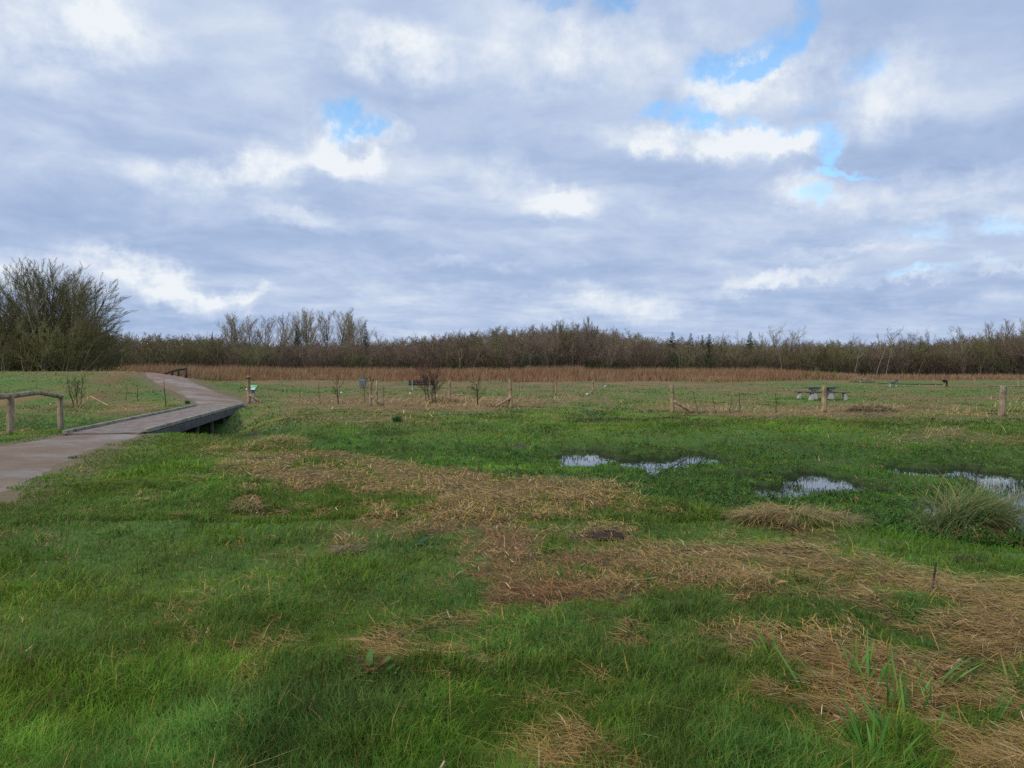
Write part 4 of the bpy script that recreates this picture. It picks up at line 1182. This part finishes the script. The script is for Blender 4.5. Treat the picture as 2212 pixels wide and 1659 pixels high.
def rv(rr, s=1.0):
    return Vector((rr.gauss(0, s), rr.gauss(0, s), rr.gauss(0, s)))
def grow(rr, out, p, d, L, r, lvl, S_):
    st = S_['lv'][lvl]
    n = st.get('n', 4)
    kids = []
    for i in range(n):
        d = (d + rv(rr, st.get('wob', .12)) + Vector((0, 0, st.get('up', .1))) + Vector((S_.get('wind', 0) * (lvl * .6 + .3), 0, 0))).normalized()
        q = p + d * (L / n)
        r2 = r * (1 - .82 * (i + 1) / n) if lvl else r * (1 - .72 * (i + 1) / n)
        r1 = r * (1 - (.82 if lvl else .72) * i / n)
        out[lvl].append((p, q, r1, max(r2, S_['rmin'])))
        t = (i + 1) / n
        kids.append((q, d.copy(), t, r2))
        p = q
    if lvl + 1 < len(S_['lv']):
        cs = S_['lv'][lvl + 1]
        c = cs['count']
        c = int(c) + (rr.random() < c - int(c))
        t0 = cs.get('start', .25)
        for k in range(c):
            t = t0 + (1 - t0) * ((k + rr.random()) / c)
            f = t * n; i = min(int(f), n - 1)
            a = out[lvl][-n + i] if False else None
            q0, d0, tt, rr0 = kids[i]
            prev = kids[i - 1][0] if i > 0 else kids[i][0] - kids[i][1] * (L / n)
            q = prev.lerp(q0, f - i if f - i <= 1 else 1)
            ang = R(cs.get('ang', 40)) * rr.uniform(.6, 1.3)
            ax = d0.orthogonal().normalized(); ax.rotate(Matrix.Rotation(rr.uniform(0, 6.283), 3, d0))
            dd = (d0 * math.cos(ang) + ax * math.sin(ang)).normalized()
            shape = cs.get('shape', .5)
            LL = L * cs['len'] * (1 - shape * (t - t0) / max(1 - t0, .01)) * rr.uniform(.7, 1.25)
            grow(rr, out, q, dd, LL, max(rr0 * cs.get('rad', .6), S_['rmin'] * 1.2), lvl + 1, S_)
def segs_mesh(name, segs, nside):
    if not segs: segs = [(Vector((0, 0, 0)), Vector((0, 0, .1)), .01, .01)]
    A = np.array([s[0] for s in segs]); B = np.array([s[1] for s in segs]); r0 = np.array([s[2] for s in segs]); r1 = np.array([s[3] for s in segs])
    D = B - A; D /= np.maximum(np.linalg.norm(D, axis=1), 1e-6)[:, None]
    up = np.where(np.abs(D[:, 2:3]) > .9, np.array([[1., 0, 0]]), np.array([[0, 0, 1.]]))
    X_ = np.cross(D, up); X_ /= np.linalg.norm(X_, axis=1)[:, None]; Y_ = np.cross(D, X_)
    a = np.arange(nside) * 2 * math.pi / nside
    ca, sa = np.cos(a)[None, :, None], np.sin(a)[None, :, None]
    ring = X_[:, None, :] * ca + Y_[:, None, :] * sa
    V = np.concatenate([A[:, None, :] + ring * r0[:, None, None], B[:, None, :] + ring * r1[:, None, None]], 1)
    b = (np.arange(len(segs)) * 2 * nside)[:, None]
    F = np.concatenate([b + np.array([j, (j + 1) % nside, nside + (j + 1) % nside, nside + j]) for j in range(nside)])
    return mesh_np(name, V.reshape(-1, 3), F, smooth=False)
def tree_meshes(name, seed, H, stems, S_, spread=.6, lean=(0, 0), split=1, r0=.12):
    """one mesh for trunk and main limbs, one for the crown of twigs; height H before scaling"""
    rr = random.Random(seed)
    out = [[] for _ in S_['lv']]
    for i in range(stems):
        a = 6.283 * i / stems + rr.uniform(-.5, .5)
        d = Vector((math.cos(a) * spread * rr.uniform(.4, 1) + lean[0], math.sin(a) * spread * rr.uniform(.4, 1) + lean[1], 1)).normalized()
        if stems == 1: d = Vector((lean[0], lean[1], 1)).normalized()
        grow(rr, out, Vector((math.cos(a) * .12 * (stems > 1), math.sin(a) * .12 * (stems > 1), -.2)), d, H * rr.uniform(.8, 1.0), r0 * rr.uniform(.7, 1.1), 0, S_)
    tr = sum(out[:split], []); cw = sum(out[split:], [])
    zmax = max(s[1].z for s in tr + cw)
    return segs_mesh(name + '_trunk', tr, 6), segs_mesh(name + '_crown', cw, 3), zmax
def place(name, protos, p, Hh, label, cat, group, mats, rz=None, wide=1.0, rr=random, names=('trunk', 'crown')):
    tm, cm, zm = protos
    s = Hh / zm
    root = empty(name, p, label, cat, group, rz=rr.uniform(0, 6.28) if rz is None else rz)
    for nm, me, mt in ((names[0], tm, mats[0]), (names[1], cm, mats[1])):
        o = bpy.data.objects.new(nm, me); col.objects.link(o)
        if not me.materials: me.materials.append(mt)
        o.material_slots[0].link = 'OBJECT'; o.material_slots[0].material = mt
        o.parent = root
    root.scale = (s * wide, s * wide, s)
    return root
rt = random.Random(77)
THICK = dict(rmin=.012, lv=[dict(n=7, wob=.10, up=.05), dict(count=13, start=.2, ang=50, len=.44, rad=.55, n=5, wob=.13, up=.08, shape=.5), dict(count=9, start=.12, ang=42, len=.46, rad=.6, n=3, wob=.16, up=.08), dict(count=5, start=.05, ang=38, len=.5, rad=.6, n=2, wob=.2, up=.08)])
thick = [tree_meshes('thicket_tree', 100 + i, 8, 3 + i % 2, THICK, .38, r0=.10) for i in range(5)]
AIRY = dict(rmin=.014, wind=.03, lv=[dict(n=7, wob=.08, up=.06), dict(count=9, start=.35, ang=38, len=.55, rad=.62, n=6, wob=.14, up=.10, shape=.45), dict(count=7, start=.2, ang=36, len=.45, rad=.6, n=4, wob=.18, up=.10), dict(count=5, start=.15, ang=38, len=.45, rad=.6, n=2, wob=.22, up=.05)])
airy = [tree_meshes('airy_tree', 200 + i, 11, 1 + i % 2, AIRY, .3, r0=.20, split=2) for i in range(4)]
POP = dict(rmin=.016, wind=.012, lv=[dict(n=8, wob=.045, up=.10), dict(count=20, start=.26, ang=34, len=.50, rad=.5, n=6, wob=.07, up=.15, shape=.6), dict(count=14, start=.12, ang=32, len=.40, rad=.6, n=3, wob=.10, up=.16), dict(count=4, start=.1, ang=24, len=.7, rad=.6, n=2, wob=.12, up=.15)])
pops = [tree_meshes('poplar', 300 + i, 19, 1 + (i == 1), POP, .22, r0=.30, split=2) for i in range(4)]
WILL = dict(rmin=.010, wind=.035, lv=[dict(n=8, wob=.06, up=.06), dict(count=15, start=.10, ang=42, len=.62, rad=.58, n=7, wob=.08, up=.09, shape=.5), dict(count=12, start=.12, ang=36, len=.42, rad=.55, n=5, wob=.10, up=.07), dict(count=13, start=.1, ang=32, len=.40, rad=.6, n=3, wob=.14, up=.03)])
wills = [tree_meshes('willow', 400 + i, 13, 2 + i % 2, WILL, .22, (.05, 0), r0=.24, split=2) for i in range(4)]
wleans = [tree_meshes('willow_lean', 450 + i, 13, 2, dict(WILL, wind=.085), .25, (.45, 0), r0=.22, split=2) for i in range(2)]

SKY = ([-400, 200, 240, 330, 400, 470, 520, 700, 820, 900, 960, 1000, 1060, 1120, 1180, 1240, 1290, 1350, 1400, 1500, 1600, 1700, 1800, 1900, 1960, 2020, 2080, 2150, 2212, 2700],
       [700, 713, 714, 719, 715, 721, 731, 731, 731, 722, 718, 709, 705, 703, 699, 697, 702, 712, 723, 728, 729, 729, 732, 735, 726, 730, 722, 716, 707, 705])
def top_h(u, Y, dv=0.0):
    return (802.6 - (np.interp(u, *SKY) + dv)) / FV * Y + CAM_Z - h1((u - 1106) / FV * Y, Y)
# front of the wood: individual trees
cnt = 0
for row, (Y0, du) in enumerate(((141, 33), (147, 36), (154, 40))):
    u = -330 + row * 11
    while u < 2560:
        uu = u + rt.uniform(-9, 9); Y = Y0 + rt.uniform(-2.5, 2.5)
        big = fbm(np.array([uu / 130.0]), np.array([row * 3.1]), 140, 2)[0]
        if big > .58: mats = (B_TRUNK, B_PURPLE)
        elif big < .42: mats = (B_TRUNK, B_OLIVE)
        else: mats = (B_TRUNK, B_BROWN)
        if uu > 1650 and rt.random() < .5: mats = (B_TRUNK, B_OLIVE)
        hh = float(top_h(uu, Y, rt.uniform(0, 22) if row < 2 else rt.uniform(-3, 9)))
        lab = {B_PURPLE: 'bare purple-brown thicket tree in the front of the far wood', B_OLIVE: 'bare olive mossy thicket tree in the front of the far wood', B_BROWN: 'bare brown thicket tree in the front of the far wood'}[mats[1]]
        place('thicket_tree', thick[rt.randrange(5)], at(uu, Y), hh, lab, 'tree', 'bare trees along the front of the far wood: ' + mats[1].name.split('_')[0], mats, rr=rt, wide=rt.uniform(.8, 1.15))
        cnt += 1
        u += du
# the wood behind them: one mass that nobody could count
hid = bpy.data.collections.new('wood_sources')
for i, (tm, cm, zm) in enumerate(thick[:4]):
    tv = np.empty(len(tm.vertices) * 3, np.float32); tm.vertices.foreach_get('co', tv)
    cv = np.empty(len(cm.vertices) * 3, np.float32); cm.vertices.foreach_get('co', cv)
    tf = np.empty(len(tm.loops), np.int32); tm.loops.foreach_get('vertex_index', tf)
    cf = np.empty(len(cm.loops), np.int32); cm.loops.foreach_get('vertex_index', cf)
    v_ = np.concatenate([tv.reshape(-1, 3), cv.reshape(-1, 3)]) / zm
    me = mesh_np('wood_piece', v_, np.concatenate([tf.reshape(-1, 4), cf.reshape(-1, 4) + len(tm.vertices)]))
    me.materials.append([B_BROWN, B_PURPLE, B_BROWN, B_OLIVE][i])
    hid.objects.link(bpy.data.objects.new('wood_piece', me))
pts, scl = [], []
for Y0 in (161, 168, 176, 185, 195):
    u = -420.0
    while u < 2640:
        uu = u + rt.uniform(-10, 10); Y = Y0 + rt.uniform(-3, 3)
        p = at(uu, Y); pts.append(tuple(p)); scl.append(float(top_h(uu, Y, rt.uniform(-1, 8))))
        u += 26
me = bpy.data.meshes.new('woodland'); me.from_pydata(pts, [], [])
a = me.attributes.new('hh', 'FLOAT', 'POINT'); a.data.foreach_set('value', scl)
wo_ = link('woodland', me, None)
tag(wo_, 'dense bare brown woodland filling the horizon behind the front trees', 'woodland', kind='stuff')
ng = bpy.data.node_groups.new('scatter_trees', 'GeometryNodeTree')
ng.interface.new_socket('Geometry', in_out='INPUT', socket_type='NodeSocketGeometry')
ng.interface.new_socket('Geometry', in_out='OUTPUT', socket_type='NodeSocketGeometry')
gi = ng.nodes.new('NodeGroupInput'); go = ng.nodes.new('NodeGroupOutput')
iop = ng.nodes.new('GeometryNodeInstanceOnPoints'); ci = ng.nodes.new('GeometryNodeCollectionInfo')
ci.inputs['Collection'].default_value = hid; ci.inputs['Separate Children'].default_value = True; ci.inputs['Reset Children'].default_value = True
iop.inputs['Pick Instance'].default_value = True
ri = ng.nodes.new('FunctionNodeRandomValue'); ri.data_type = 'INT'; ri.inputs[4].default_value = 0; ri.inputs[5].default_value = 3
rz_ = ng.nodes.new('FunctionNodeRandomValue'); rz_.data_type = 'FLOAT_VECTOR'; rz_.inputs[0].default_value = (0, 0, 0); rz_.inputs[1].default_value = (0, 0, 6.28)
na_ = ng.nodes.new('GeometryNodeInputNamedAttribute'); na_.data_type = 'FLOAT'; na_.inputs[0].default_value = 'hh'
Lk = ng.links.new
Lk(gi.outputs[0], iop.inputs['Points']); Lk(ci.outputs[0], iop.inputs['Instance']); Lk(ri.outputs[2], iop.inputs['Instance Index'])
Lk(rz_.outputs[0], iop.inputs['Rotation']); Lk(na_.outputs[0], iop.inputs['Scale']); Lk(iop.outputs[0], go.inputs[0])
md = wo_.modifiers.new('scatter', 'NODES'); md.node_group = ng

# undergrowth at the foot of the wood, reeds -------------------------------------------------------
def under(n, ya, yb, ha, hb, wd):
    u = rng.uniform(-380, 2620, n); y = rng.uniform(ya, yb, n); x = (u - 1106) / FV * y
    z = height(x, y)
    clump = fbm(x / 5, y / 5, 150, 3)
    hmax = ha + hb * clump ** 1.3
    zz2 = rng.random(n) ** 1.3 * hmax
    L = rng.uniform(.5, 1.6, n)
    dk = mixc((.045, .032, .026), (.085, .060, .045), rng.random(n))
    ol = mixc((.045, .050, .022), (.07, .085, .032), rng.random(n))
    ev = mixc((.015, .035, .018), (.03, .055, .028), rng.random(n))
    k = np.clip(fbm(x / 9, y / 9, 151, 3) * 4 - 1.7, 0, 1)[:, None]
    c = dk * (1 - k) + ol * k
    k2 = (fbm(x / 4, y / 12, 152, 2) > .66)
    c[k2] = ev[k2]
    return blade_mesh('undergrowth', np.stack([x, y, z + zz2], 1), rng.uniform(0, 6.28, n), L, np.full(n, wd), rng.normal(1.0, .45, n), rng.uniform(0, .8, n), c, c * 1.1, rng.normal(0, .7, n))
tag(link('undergrowth', under(90000, 136.5, 162, 1.2, 5.0, .075), M_REED), 'dark tangled undergrowth at the foot of the far wood', 'undergrowth', kind='stuff')
tag(link('undergrowth', under(60000, 176, 206, 4.0, 4.5, .2), M_REED), 'dark brush deep inside the far wood', 'undergrowth', kind='stuff')
def reeds():
    n = 120000
    u = rng.uniform(-300, 2560, n); y = 98 + 37 * rng.random(n) ** .75
    x = (u - 1106) / FV * y; z = height(x, y)
    fr = 97 + 20 * (fbm(u / 70, np.zeros(n), 160, 4) - .2) * rng.uniform(.3, 1.3, n) + 8 * S((u - 1550) / 300)
    hz = (.75 + .5 * fbm(x / 3, y / 3, 161, 3)) * (1 - .55 * S((u - 1620) / 260)) * (1 + .22 * S((700 - u) / 300)) * (1 - .5 * S((240 - u) / 60))
    hz *= np.where((u > 1130) & (u < 1260), 1.18, 1.0)
    keep = (y > fr) & (rng.random(n) < np.where(u > 1850, .35, 1.0)) & (u > 150)
    x, y, z, u, hz = (q[keep] for q in (x, y, z, u, hz)); n = len(x)
    L = rng.uniform(.7, 1.95, n) * hz * (.40 + .60 * S((y - 102) / 14))
    a = mixc((.24, .125, .070), (.40, .235, .13), rng.random(n)); b = mixc((.32, .235, .12), (.42, .33, .18), rng.random(n))
    k = np.clip(fbm(x / 7, y / 4, 162, 3) * 2.6 - 1.0, 0, 1)[:, None] * .6
    c = a * (1 - k) + b * k
    c[rng.random(n) < .15] *= .4
    return blade_mesh('reed_bed', np.stack([x, y, z], 1), rng.normal(.2, 1.2, n), L, rng.uniform(.03, .075, n), rng.normal(1.42, .12, n), rng.uniform(0, .35, n), c * .8, c, rng.normal(0, .6, n))
tag(link('reed_bed', reeds(), M_REED), 'long band of red-brown dead reeds before the wood', 'reeds', kind='stuff')

# trees that stand out ------------------------------------------------------------------------------
def feature(name, protos, u, vtop, Y, label, mats, group=None, rz=None, wide=1.0, cat='tree'):
    p = at(u, Y)
    hh = (802.6 - vtop) / FV * Y + CAM_Z - p.z
    return place(name, protos, p, hh, label, cat, group, mats, rz=rz, wide=wide, rr=rt)
PG = 'row of bare poplars rising behind the wood'
for i, (u, vt, w_, lab) in enumerate([(497, 678, 1.15, 'leftmost bare poplar of the row, standing apart with a low crown'), (531, 672, 1.1, 'second poplar of the row, just right of the low leftmost one'), (578, 682, 1.0, 'lowest poplar, first after the gap in the row'),
        (604, 674, 1.0, 'poplar right of the first one after the gap'), (637, 671, .95, 'poplar in the middle of the row'), (668, 661, 1.0, 'tallest slim poplar of the row'), (702, 668, .95, 'poplar right of the tallest slim one'),
        (733, 663, 1.0, 'tall poplar third from the right end of the row'), (757, 670, .9, 'poplar next to last at the right end of the row'), (776, 676, .8, 'rightmost poplar of the row, beside the dark conifer')]):
    feature('poplar_tree', pops[i % 4], u, vt, 214 + (i * 37 % 9), lab, (B_PALE, B_TIP), PG, wide=w_ * 1.3)
feature('bare_tree', airy[0], 822, 712, 172, 'small pale tree just right of the dark conifer', (B_PALE, B_TIP))
feature('bare_tree', airy[1], 905, 714, 160, 'pale bushy tree rising left of the wooded hump', (B_PALE, B_TIP), wide=1.2)
feature('bare_tree', pops[3], 1196, 690, 152, 'pale upright tree at the left of the hump top', (B_PALE, B_TIP), wide=.9)
feature('bare_tree', pops[1], 1232, 686, 146, 'tall pale green-tinged tree at the crest of the wood', (B_TRUNK, B_BIG), wide=1.0)
feature('bare_tree', pops[2], 1270, 681, 147, 'tallest pale tree on the wooded hump', (B_TRUNK, B_BIG), wide=.9)
feature('bare_tree', airy[2], 1322, 700, 158, 'airy windblown tree on the right shoulder of the hump', (B_TRUNK, B_TIP))
feature('bare_tree', airy[3], 1375, 717, 165, 'small airy crown right of the hump shoulder', (B_TRUNK, B_TIP))
feature('bare_tree', airy[1], 1560, 712, 160, 'broad pale crown right of the pair of dark conifers', (B_PALE, B_TIP), wide=1.3)
feature('bare_tree', airy[2], 1590, 714, 162, 'pale crown touching the lone dark conifer', (B_PALE, B_TIP), wide=1.2)
feature('bare_tree', airy[0], 1645, 715, 152, 'pale limbed tree right of the lone dark conifer', (B_PALE, B_TIP), wide=1.1)
feature('bare_tree', airy[3], 1690, 699, 148, 'wide windswept tree standing above the wood, left half', (B_PALE, B_TIP), rz=0, wide=1.15)
feature('bare_tree', airy[2], 1728, 700, 149, 'wide windswept tree standing above the wood, right half', (B_PALE, B_TIP), rz=0, wide=1.1)
feature('bare_tree', airy[1], 1850, 716, 142, 'pale leaning tree above the white footed bench', (B_PALE, B_TIP), rz=0, wide=1.0)
feature('bare_tree', airy[0], 1902, 717, 143, 'thin pale tree right of the leaning one', (B_PALE, B_TIP), rz=0, wide=.6)
feature('bare_tree', airy[3], 1944, 705, 140, 'round spreading tree above the low dark rail, left one', (B_TRUNK, B_OLIVE), wide=1.15)
feature('bare_tree', airy[1], 1985, 704, 140, 'round spreading tree above the low dark rail, right one', (B_TRUNK, B_OLIVE), wide=1.15)
feature('bare_tree', airy[2], 2052, 704, 144, 'dense brown crowned tree left of the right end group', (B_TRUNK, B_BROWN), wide=1.2)
feature('bare_tree', airy[0], 2082, 702, 146, 'reddish brown crowned tree in the right end group', (B_TRUNK, B_PURPLE), wide=1.0)
feature('bare_tree', pops[0], 2135, 692, 150, 'tall upright tree of the right end group', (B_TRUNK, B_TIP), wide=1.1)
feature('bare_tree', pops[2], 2175, 688, 150, 'second tall tree from the right side of the wood', (B_TRUNK, B_TIP), wide=1.1)
feature('bare_tree', pops[3], 2208, 680, 150, 'tallest tree where the wood meets the right edge', (B_TRUNK, B_TIP), wide=1.1)
feature('bare_tree', pops[1], 2262, 680, 150, 'tall tree continuing the wood past the right edge', (B_TRUNK, B_TIP), wide=1.1)
feature('bare_tree', airy[0], 263, 716, 130, 'low bushy tree right behind the left tree group', (B_TRUNK, B_OLIVE), wide=1.2)
feature('bare_tree', airy[2], 350, 717, 150, 'low round crown left of the poplar row', (B_TRUNK, B_OLIVE), wide=1.3)
feature('bare_tree', airy[1], 437, 713, 158, 'thin pale crown nearest the poplar row on its left', (B_PALE, B_TIP), wide=.9)
# tall trees on the left
LG = 'tall bare trees in the clump at the left'
for i, (pr, u, vt, Y, w_, rz, lab) in enumerate([
        (wills[0], -60, 600, 88, 1.0, .4, 'bare tree at the left border of the clump'), (wills[1], 8, 585, 86, 1.0, 2.0, 'bare tree with bent limbs second in the left clump'),
        (wills[2], 62, 562, 92, .9, 3.9, 'tall straight tree left of the clump centre'), (wills[3], 104, 556, 88, .95, 5.1, 'tallest tree in the middle of the left clump'),
        (wills[0], 150, 574, 90, .85, .2, 'tall tree right of the clump centre'), (wleans[0], 138, 592, 87, .8, 0.1, 'windswept tree leaning right out of the clump'),
        (wleans[1], 162, 645, 85, .95, -.1, 'lowest windswept tree reaching furthest right in the clump'), (wills[2], 185, 600, 93, .8, 1.0, 'slender tree behind the leaning one in the clump'),
        (wills[1], 36, 573, 95, .95, 3.0, 'tree filling the gap left of the tallest in the clump'), (wills[3], 84, 560, 96, .9, 1.4, 'background tree just left of the tallest in the clump'), (wills[0], 124, 563, 95, .95, 4.4, 'background tree just right of the tallest in the clump'), (wills[2], 168, 590, 94, .9, 5.5, 'background tree behind the windswept leaning one')]):
    feature('willow_tree', pr, u, vt, Y, lab, (B_TRUNK, B_BIG), LG, rz, w_)
for i in range(26):
    u = -120 + i * 14.5 + rt.uniform(-5, 5); Y = 84 + (i % 3) * 5
    feature('understorey_shrub', thick[rt.randrange(5)], u, 668 + rt.uniform(0, 50) + max(0, u - 170) * .25, Y + max(0, u - 150) * .16, 'mossy understorey shrub beneath the tall trees at the left', (B_TRUNK, B_OLIVE), 'understorey shrubs beneath the left trees', wide=1.2, cat='shrub')
# birches and leaning stems
BIR = dict(rmin=.02, lv=[dict(n=8, wob=.05, up=.03), dict(count=6, start=.55, ang=40, len=.35, rad=.5, n=4, wob=.12, up=.1), dict(count=5, start=.2, ang=36, len=.4, n=2, wob=.2, up=.1)])
for i, (u, vt, ln, lab) in enumerate([(1852, 742, .2, 'white birch stem leaning right above the side-on bench'), (1898, 738, .18, 'second white birch stem, right of the first leaning one'), (1918, 745, .2, 'thin birch between the leaning stems and the round trees'),
                                    (1685, 738, -.15, 'pale stem with many crooked limbs below the windswept crowns'), (1500, 760, .12, 'thin pale stem under the pair of dark conifers'), (1468, 742, .05, 'straight pale stem under the tallest conifer'), (1238, 740, 0.0, 'pale stem under the tallest tree of the hump'), (1150, 760, -.1, 'thin pale stem left below the hump'), (990, 750, .1, 'thin pale stem behind the bushy reddish sapling'), (560, 765, .1, 'thin pale stem below the poplar gap')]):
    tm, cm, zm = tree_meshes('birch', 500 + i, 7, 1, BIR, 0, (ln, 0), r0=.055)
    feature('birch_tree', (tm, cm, zm), u - ln * 30, vt, 137, lab, (B_BIRCH if i < 3 else B_PALE, B_TIP), 'pale stems at the front of the wood', 0)

# conifers
def conifer_mesh(seed, H=10.0, width=.30):
    rr = random.Random(seed)
    tr = [(Vector((0, 0, -.2)), Vector((0, 0, H)), .14, .02)]
    cw = []
    z = .25 * H
    while z < H * .99:
        t = 1 - z / H
        L = H * width * t * rr.uniform(.6, 1.15) + .12
        for k in range(7):
            a = rr.uniform(0, 6.28); d = Vector((math.cos(a), math.sin(a), rr.uniform(-.15, .25))).normalized()
            p = Vector((0, 0, z)); q = p + d * L
            for j in range(7):
                f = (j + .5) / 7; c = p.lerp(q, f)
                for s_ in (-1, 1):
                    e = Vector((-d.y * s_, d.x * s_, -.25)) * rr.uniform(.5, 1) * L * .32 * (1.15 - f) + d * .12
                    cw.append((c, c + e, .07, .02))
            cw.append((p, q, .06, .02))
        z += .26
    return segs_mesh('conifer_trunk', tr, 6), segs_mesh('conifer_crown', cw, 3), H
con = [conifer_mesh(i, 10, w_) for i, w_ in ((1, .16), (2, .26), (3, .22))]
for u, vt, Y, i, w_, lab in [(789, 697, 168, 0, 1.0, 'slim dark conifer at the right end of the poplar row'), (644, 706, 200, 2, 1.0, 'dark conifer half hidden among the poplars'), (1452, 713, 158, 1, 1.1, 'broad dark conifer on the skyline left of the pair'), (1492, 716, 156, 2, 1.0, 'dark conifer middle of the skyline three'),
                             (1517, 720, 157, 1, .8, 'lowest small conifer left of its taller neighbour'), (1532, 718, 156, 2, 1.2, 'dark conifer right of the skyline three'), (1620, 713, 156, 1, 1.1, 'lone dark conifer left of the windswept trees'), (1838, 733, 154, 1, 1.0, 'low conifer hidden near the leaning pale tree'), (459, 718, 156, 0, .6, 'tiny conifer tip left of the poplar row')]:
    feature('conifer_tree', con[i], u, vt + (3 if u > 1400 else 0), Y, lab, (B_TRUNK, B_CONIF), 'dark conifers rising above the wood', wide=w_)

# saplings in the meadow -----------------------------------------------------------------------------
def sapling(u, v, vtop, label, S_, stems, spread, lean, mats, seed, r0, name='sapling', wide=1.0, cat='young tree', rz=0.0):
    p = G(u, v)
    hh = (v - vtop) / FV * p.y
    return place(name, tree_meshes('sapling', seed, hh, stems, S_, spread, lean, r0=r0), p, hh, label, cat, None, mats, rz=rz, wide=wide, rr=rt)
SP = dict(rmin=.007, lv=[dict(n=6, wob=.07, up=.1), dict(count=8, start=.3, ang=42, len=.42, rad=.55, n=4, wob=.1, up=.12), dict(count=5, start=.2, ang=40, len=.45, rad=.6, n=3, wob=.12, up=.1)])
SPB = dict(rmin=.005, lv=[dict(n=6, wob=.05, up=.08), dict(count=12, start=.32, ang=50, len=.55, rad=.5, n=5, wob=.08, up=.06), dict(count=6, start=.15, ang=35, len=.5, rad=.6, n=3, wob=.1, up=.06), dict(count=2, start=.2, ang=35, len=.45, rad=.6, n=2, wob=.1, up=.05)])
THIN = dict(rmin=.006, lv=[dict(n=8, wob=.05, up=.1), dict(count=5, start=.3, ang=35, len=.12, rad=.5, n=2, wob=.1, up=.1)])
sapling(965 - 31, 872, 783, 'bushy reddish sapling in the hay in front of the bench', SPB, 3, .28, (0, 0), (B_DARK, B_DARK), 601, .045, wide=1.0)
sapling(927, 870, 777, 'thin red-leaved sapling stems behind the bushy one', SPB, 2, .3, (-.1, 0), (B_DARK, B_RED), 602, .03)
sapling(1031, 876, 812, 'small dark spreading tree between two fence posts', SPB, 1, .1, (0, 0), (B_DARK, B_DARK), 603, .05, wide=1.15)
sapling(732, 873, 810, 'leafless sapling with few side branches left of the bin', SP, 1, .1, (0, 0), (B_DARK, B_DARK), 604, .035)
sapling(793, 872, 808, 'slim sapling touching the twin fence post', SP, 2, .12, (0, 0), (B_DARK, B_DARK), 605, .025, wide=.8)
sapling(168, 878, 806, 'many stemmed sapling behind the log rail fence', SP, 4, .22, (0, 0), (B_DARK, B_DARK), 606, .030, wide=.9)
sapling(358, 876, 815, 'single thin leafless stem beside the far bend of the path', THIN, 1, .1, (.01, 0), (B_DARK, B_DARK), 607, .022)
for i, (u, v, vt, lab) in enumerate([(645, 878, 838, 'short dark stake stem right of the braced post'), (694, 873, 826, 'thin stem in the grass between sign and bin'), (830, 881, 832, 'thin stem right of the short brace'), (1122, 850, 815, 'thin weed stem behind the split post'),
                                   (1508, 894, 848, 'thin bare stem right of the fallen brace'), (1565, 893, 855, 'pair of thin bare stems on the hay strip'), (1600, 888, 848, 'faint weed stem right of the bare stem pair'), (272, 868, 838, 'thin stem left of the propped stick'), (299, 866, 838, 'thin stem right of the propped stick'), (1195, 870, 822, 'weed stem under the thin distant post'), (1675, 893, 850, 'thin stem left of the picnic table')]):
    sapling(u, v, vt, lab, THIN, 1 + (i == 5), .3, (rt.uniform(-.12, .12), 0), (B_DARK, B_DARK), 620 + i, .012, 'weed_stem', cat='weed stem')
# red shrub and yellow green shrubs near the reeds
for u, vt, Y, mt, w_, lab in [(915, 779, 118, B_RED, 1.2, 'rusty red leaved shrub at the edge of the reeds'), (1742, 796, 112, B_YG, 1.3, 'yellow-green shrub at the right end of the reeds'), (1765, 792, 114, B_YG, 1.0, 'taller yellow-green shrub right of the first'), (1800, 798, 113, B_YG, 1.4, 'low yellow-green shrub nearest the pale reeds'), (1436, 800, 128, B_YG, .8, 'small yellow-green shoot behind the middle of the reeds')]:
    feature('reed_edge_shrub', thick[rt.randrange(5)], u, vt, Y, lab, (B_TRUNK, mt), None, wide=w_, cat='shrub')
hay(1862, 826, 1.6, .8, .75, 500, 'pale straw-coloured reed tuft at the right end of the reeds', ((.42, .33, .20), (.58, .48, .32)), (.4, 1.0), name='pale_reeds')
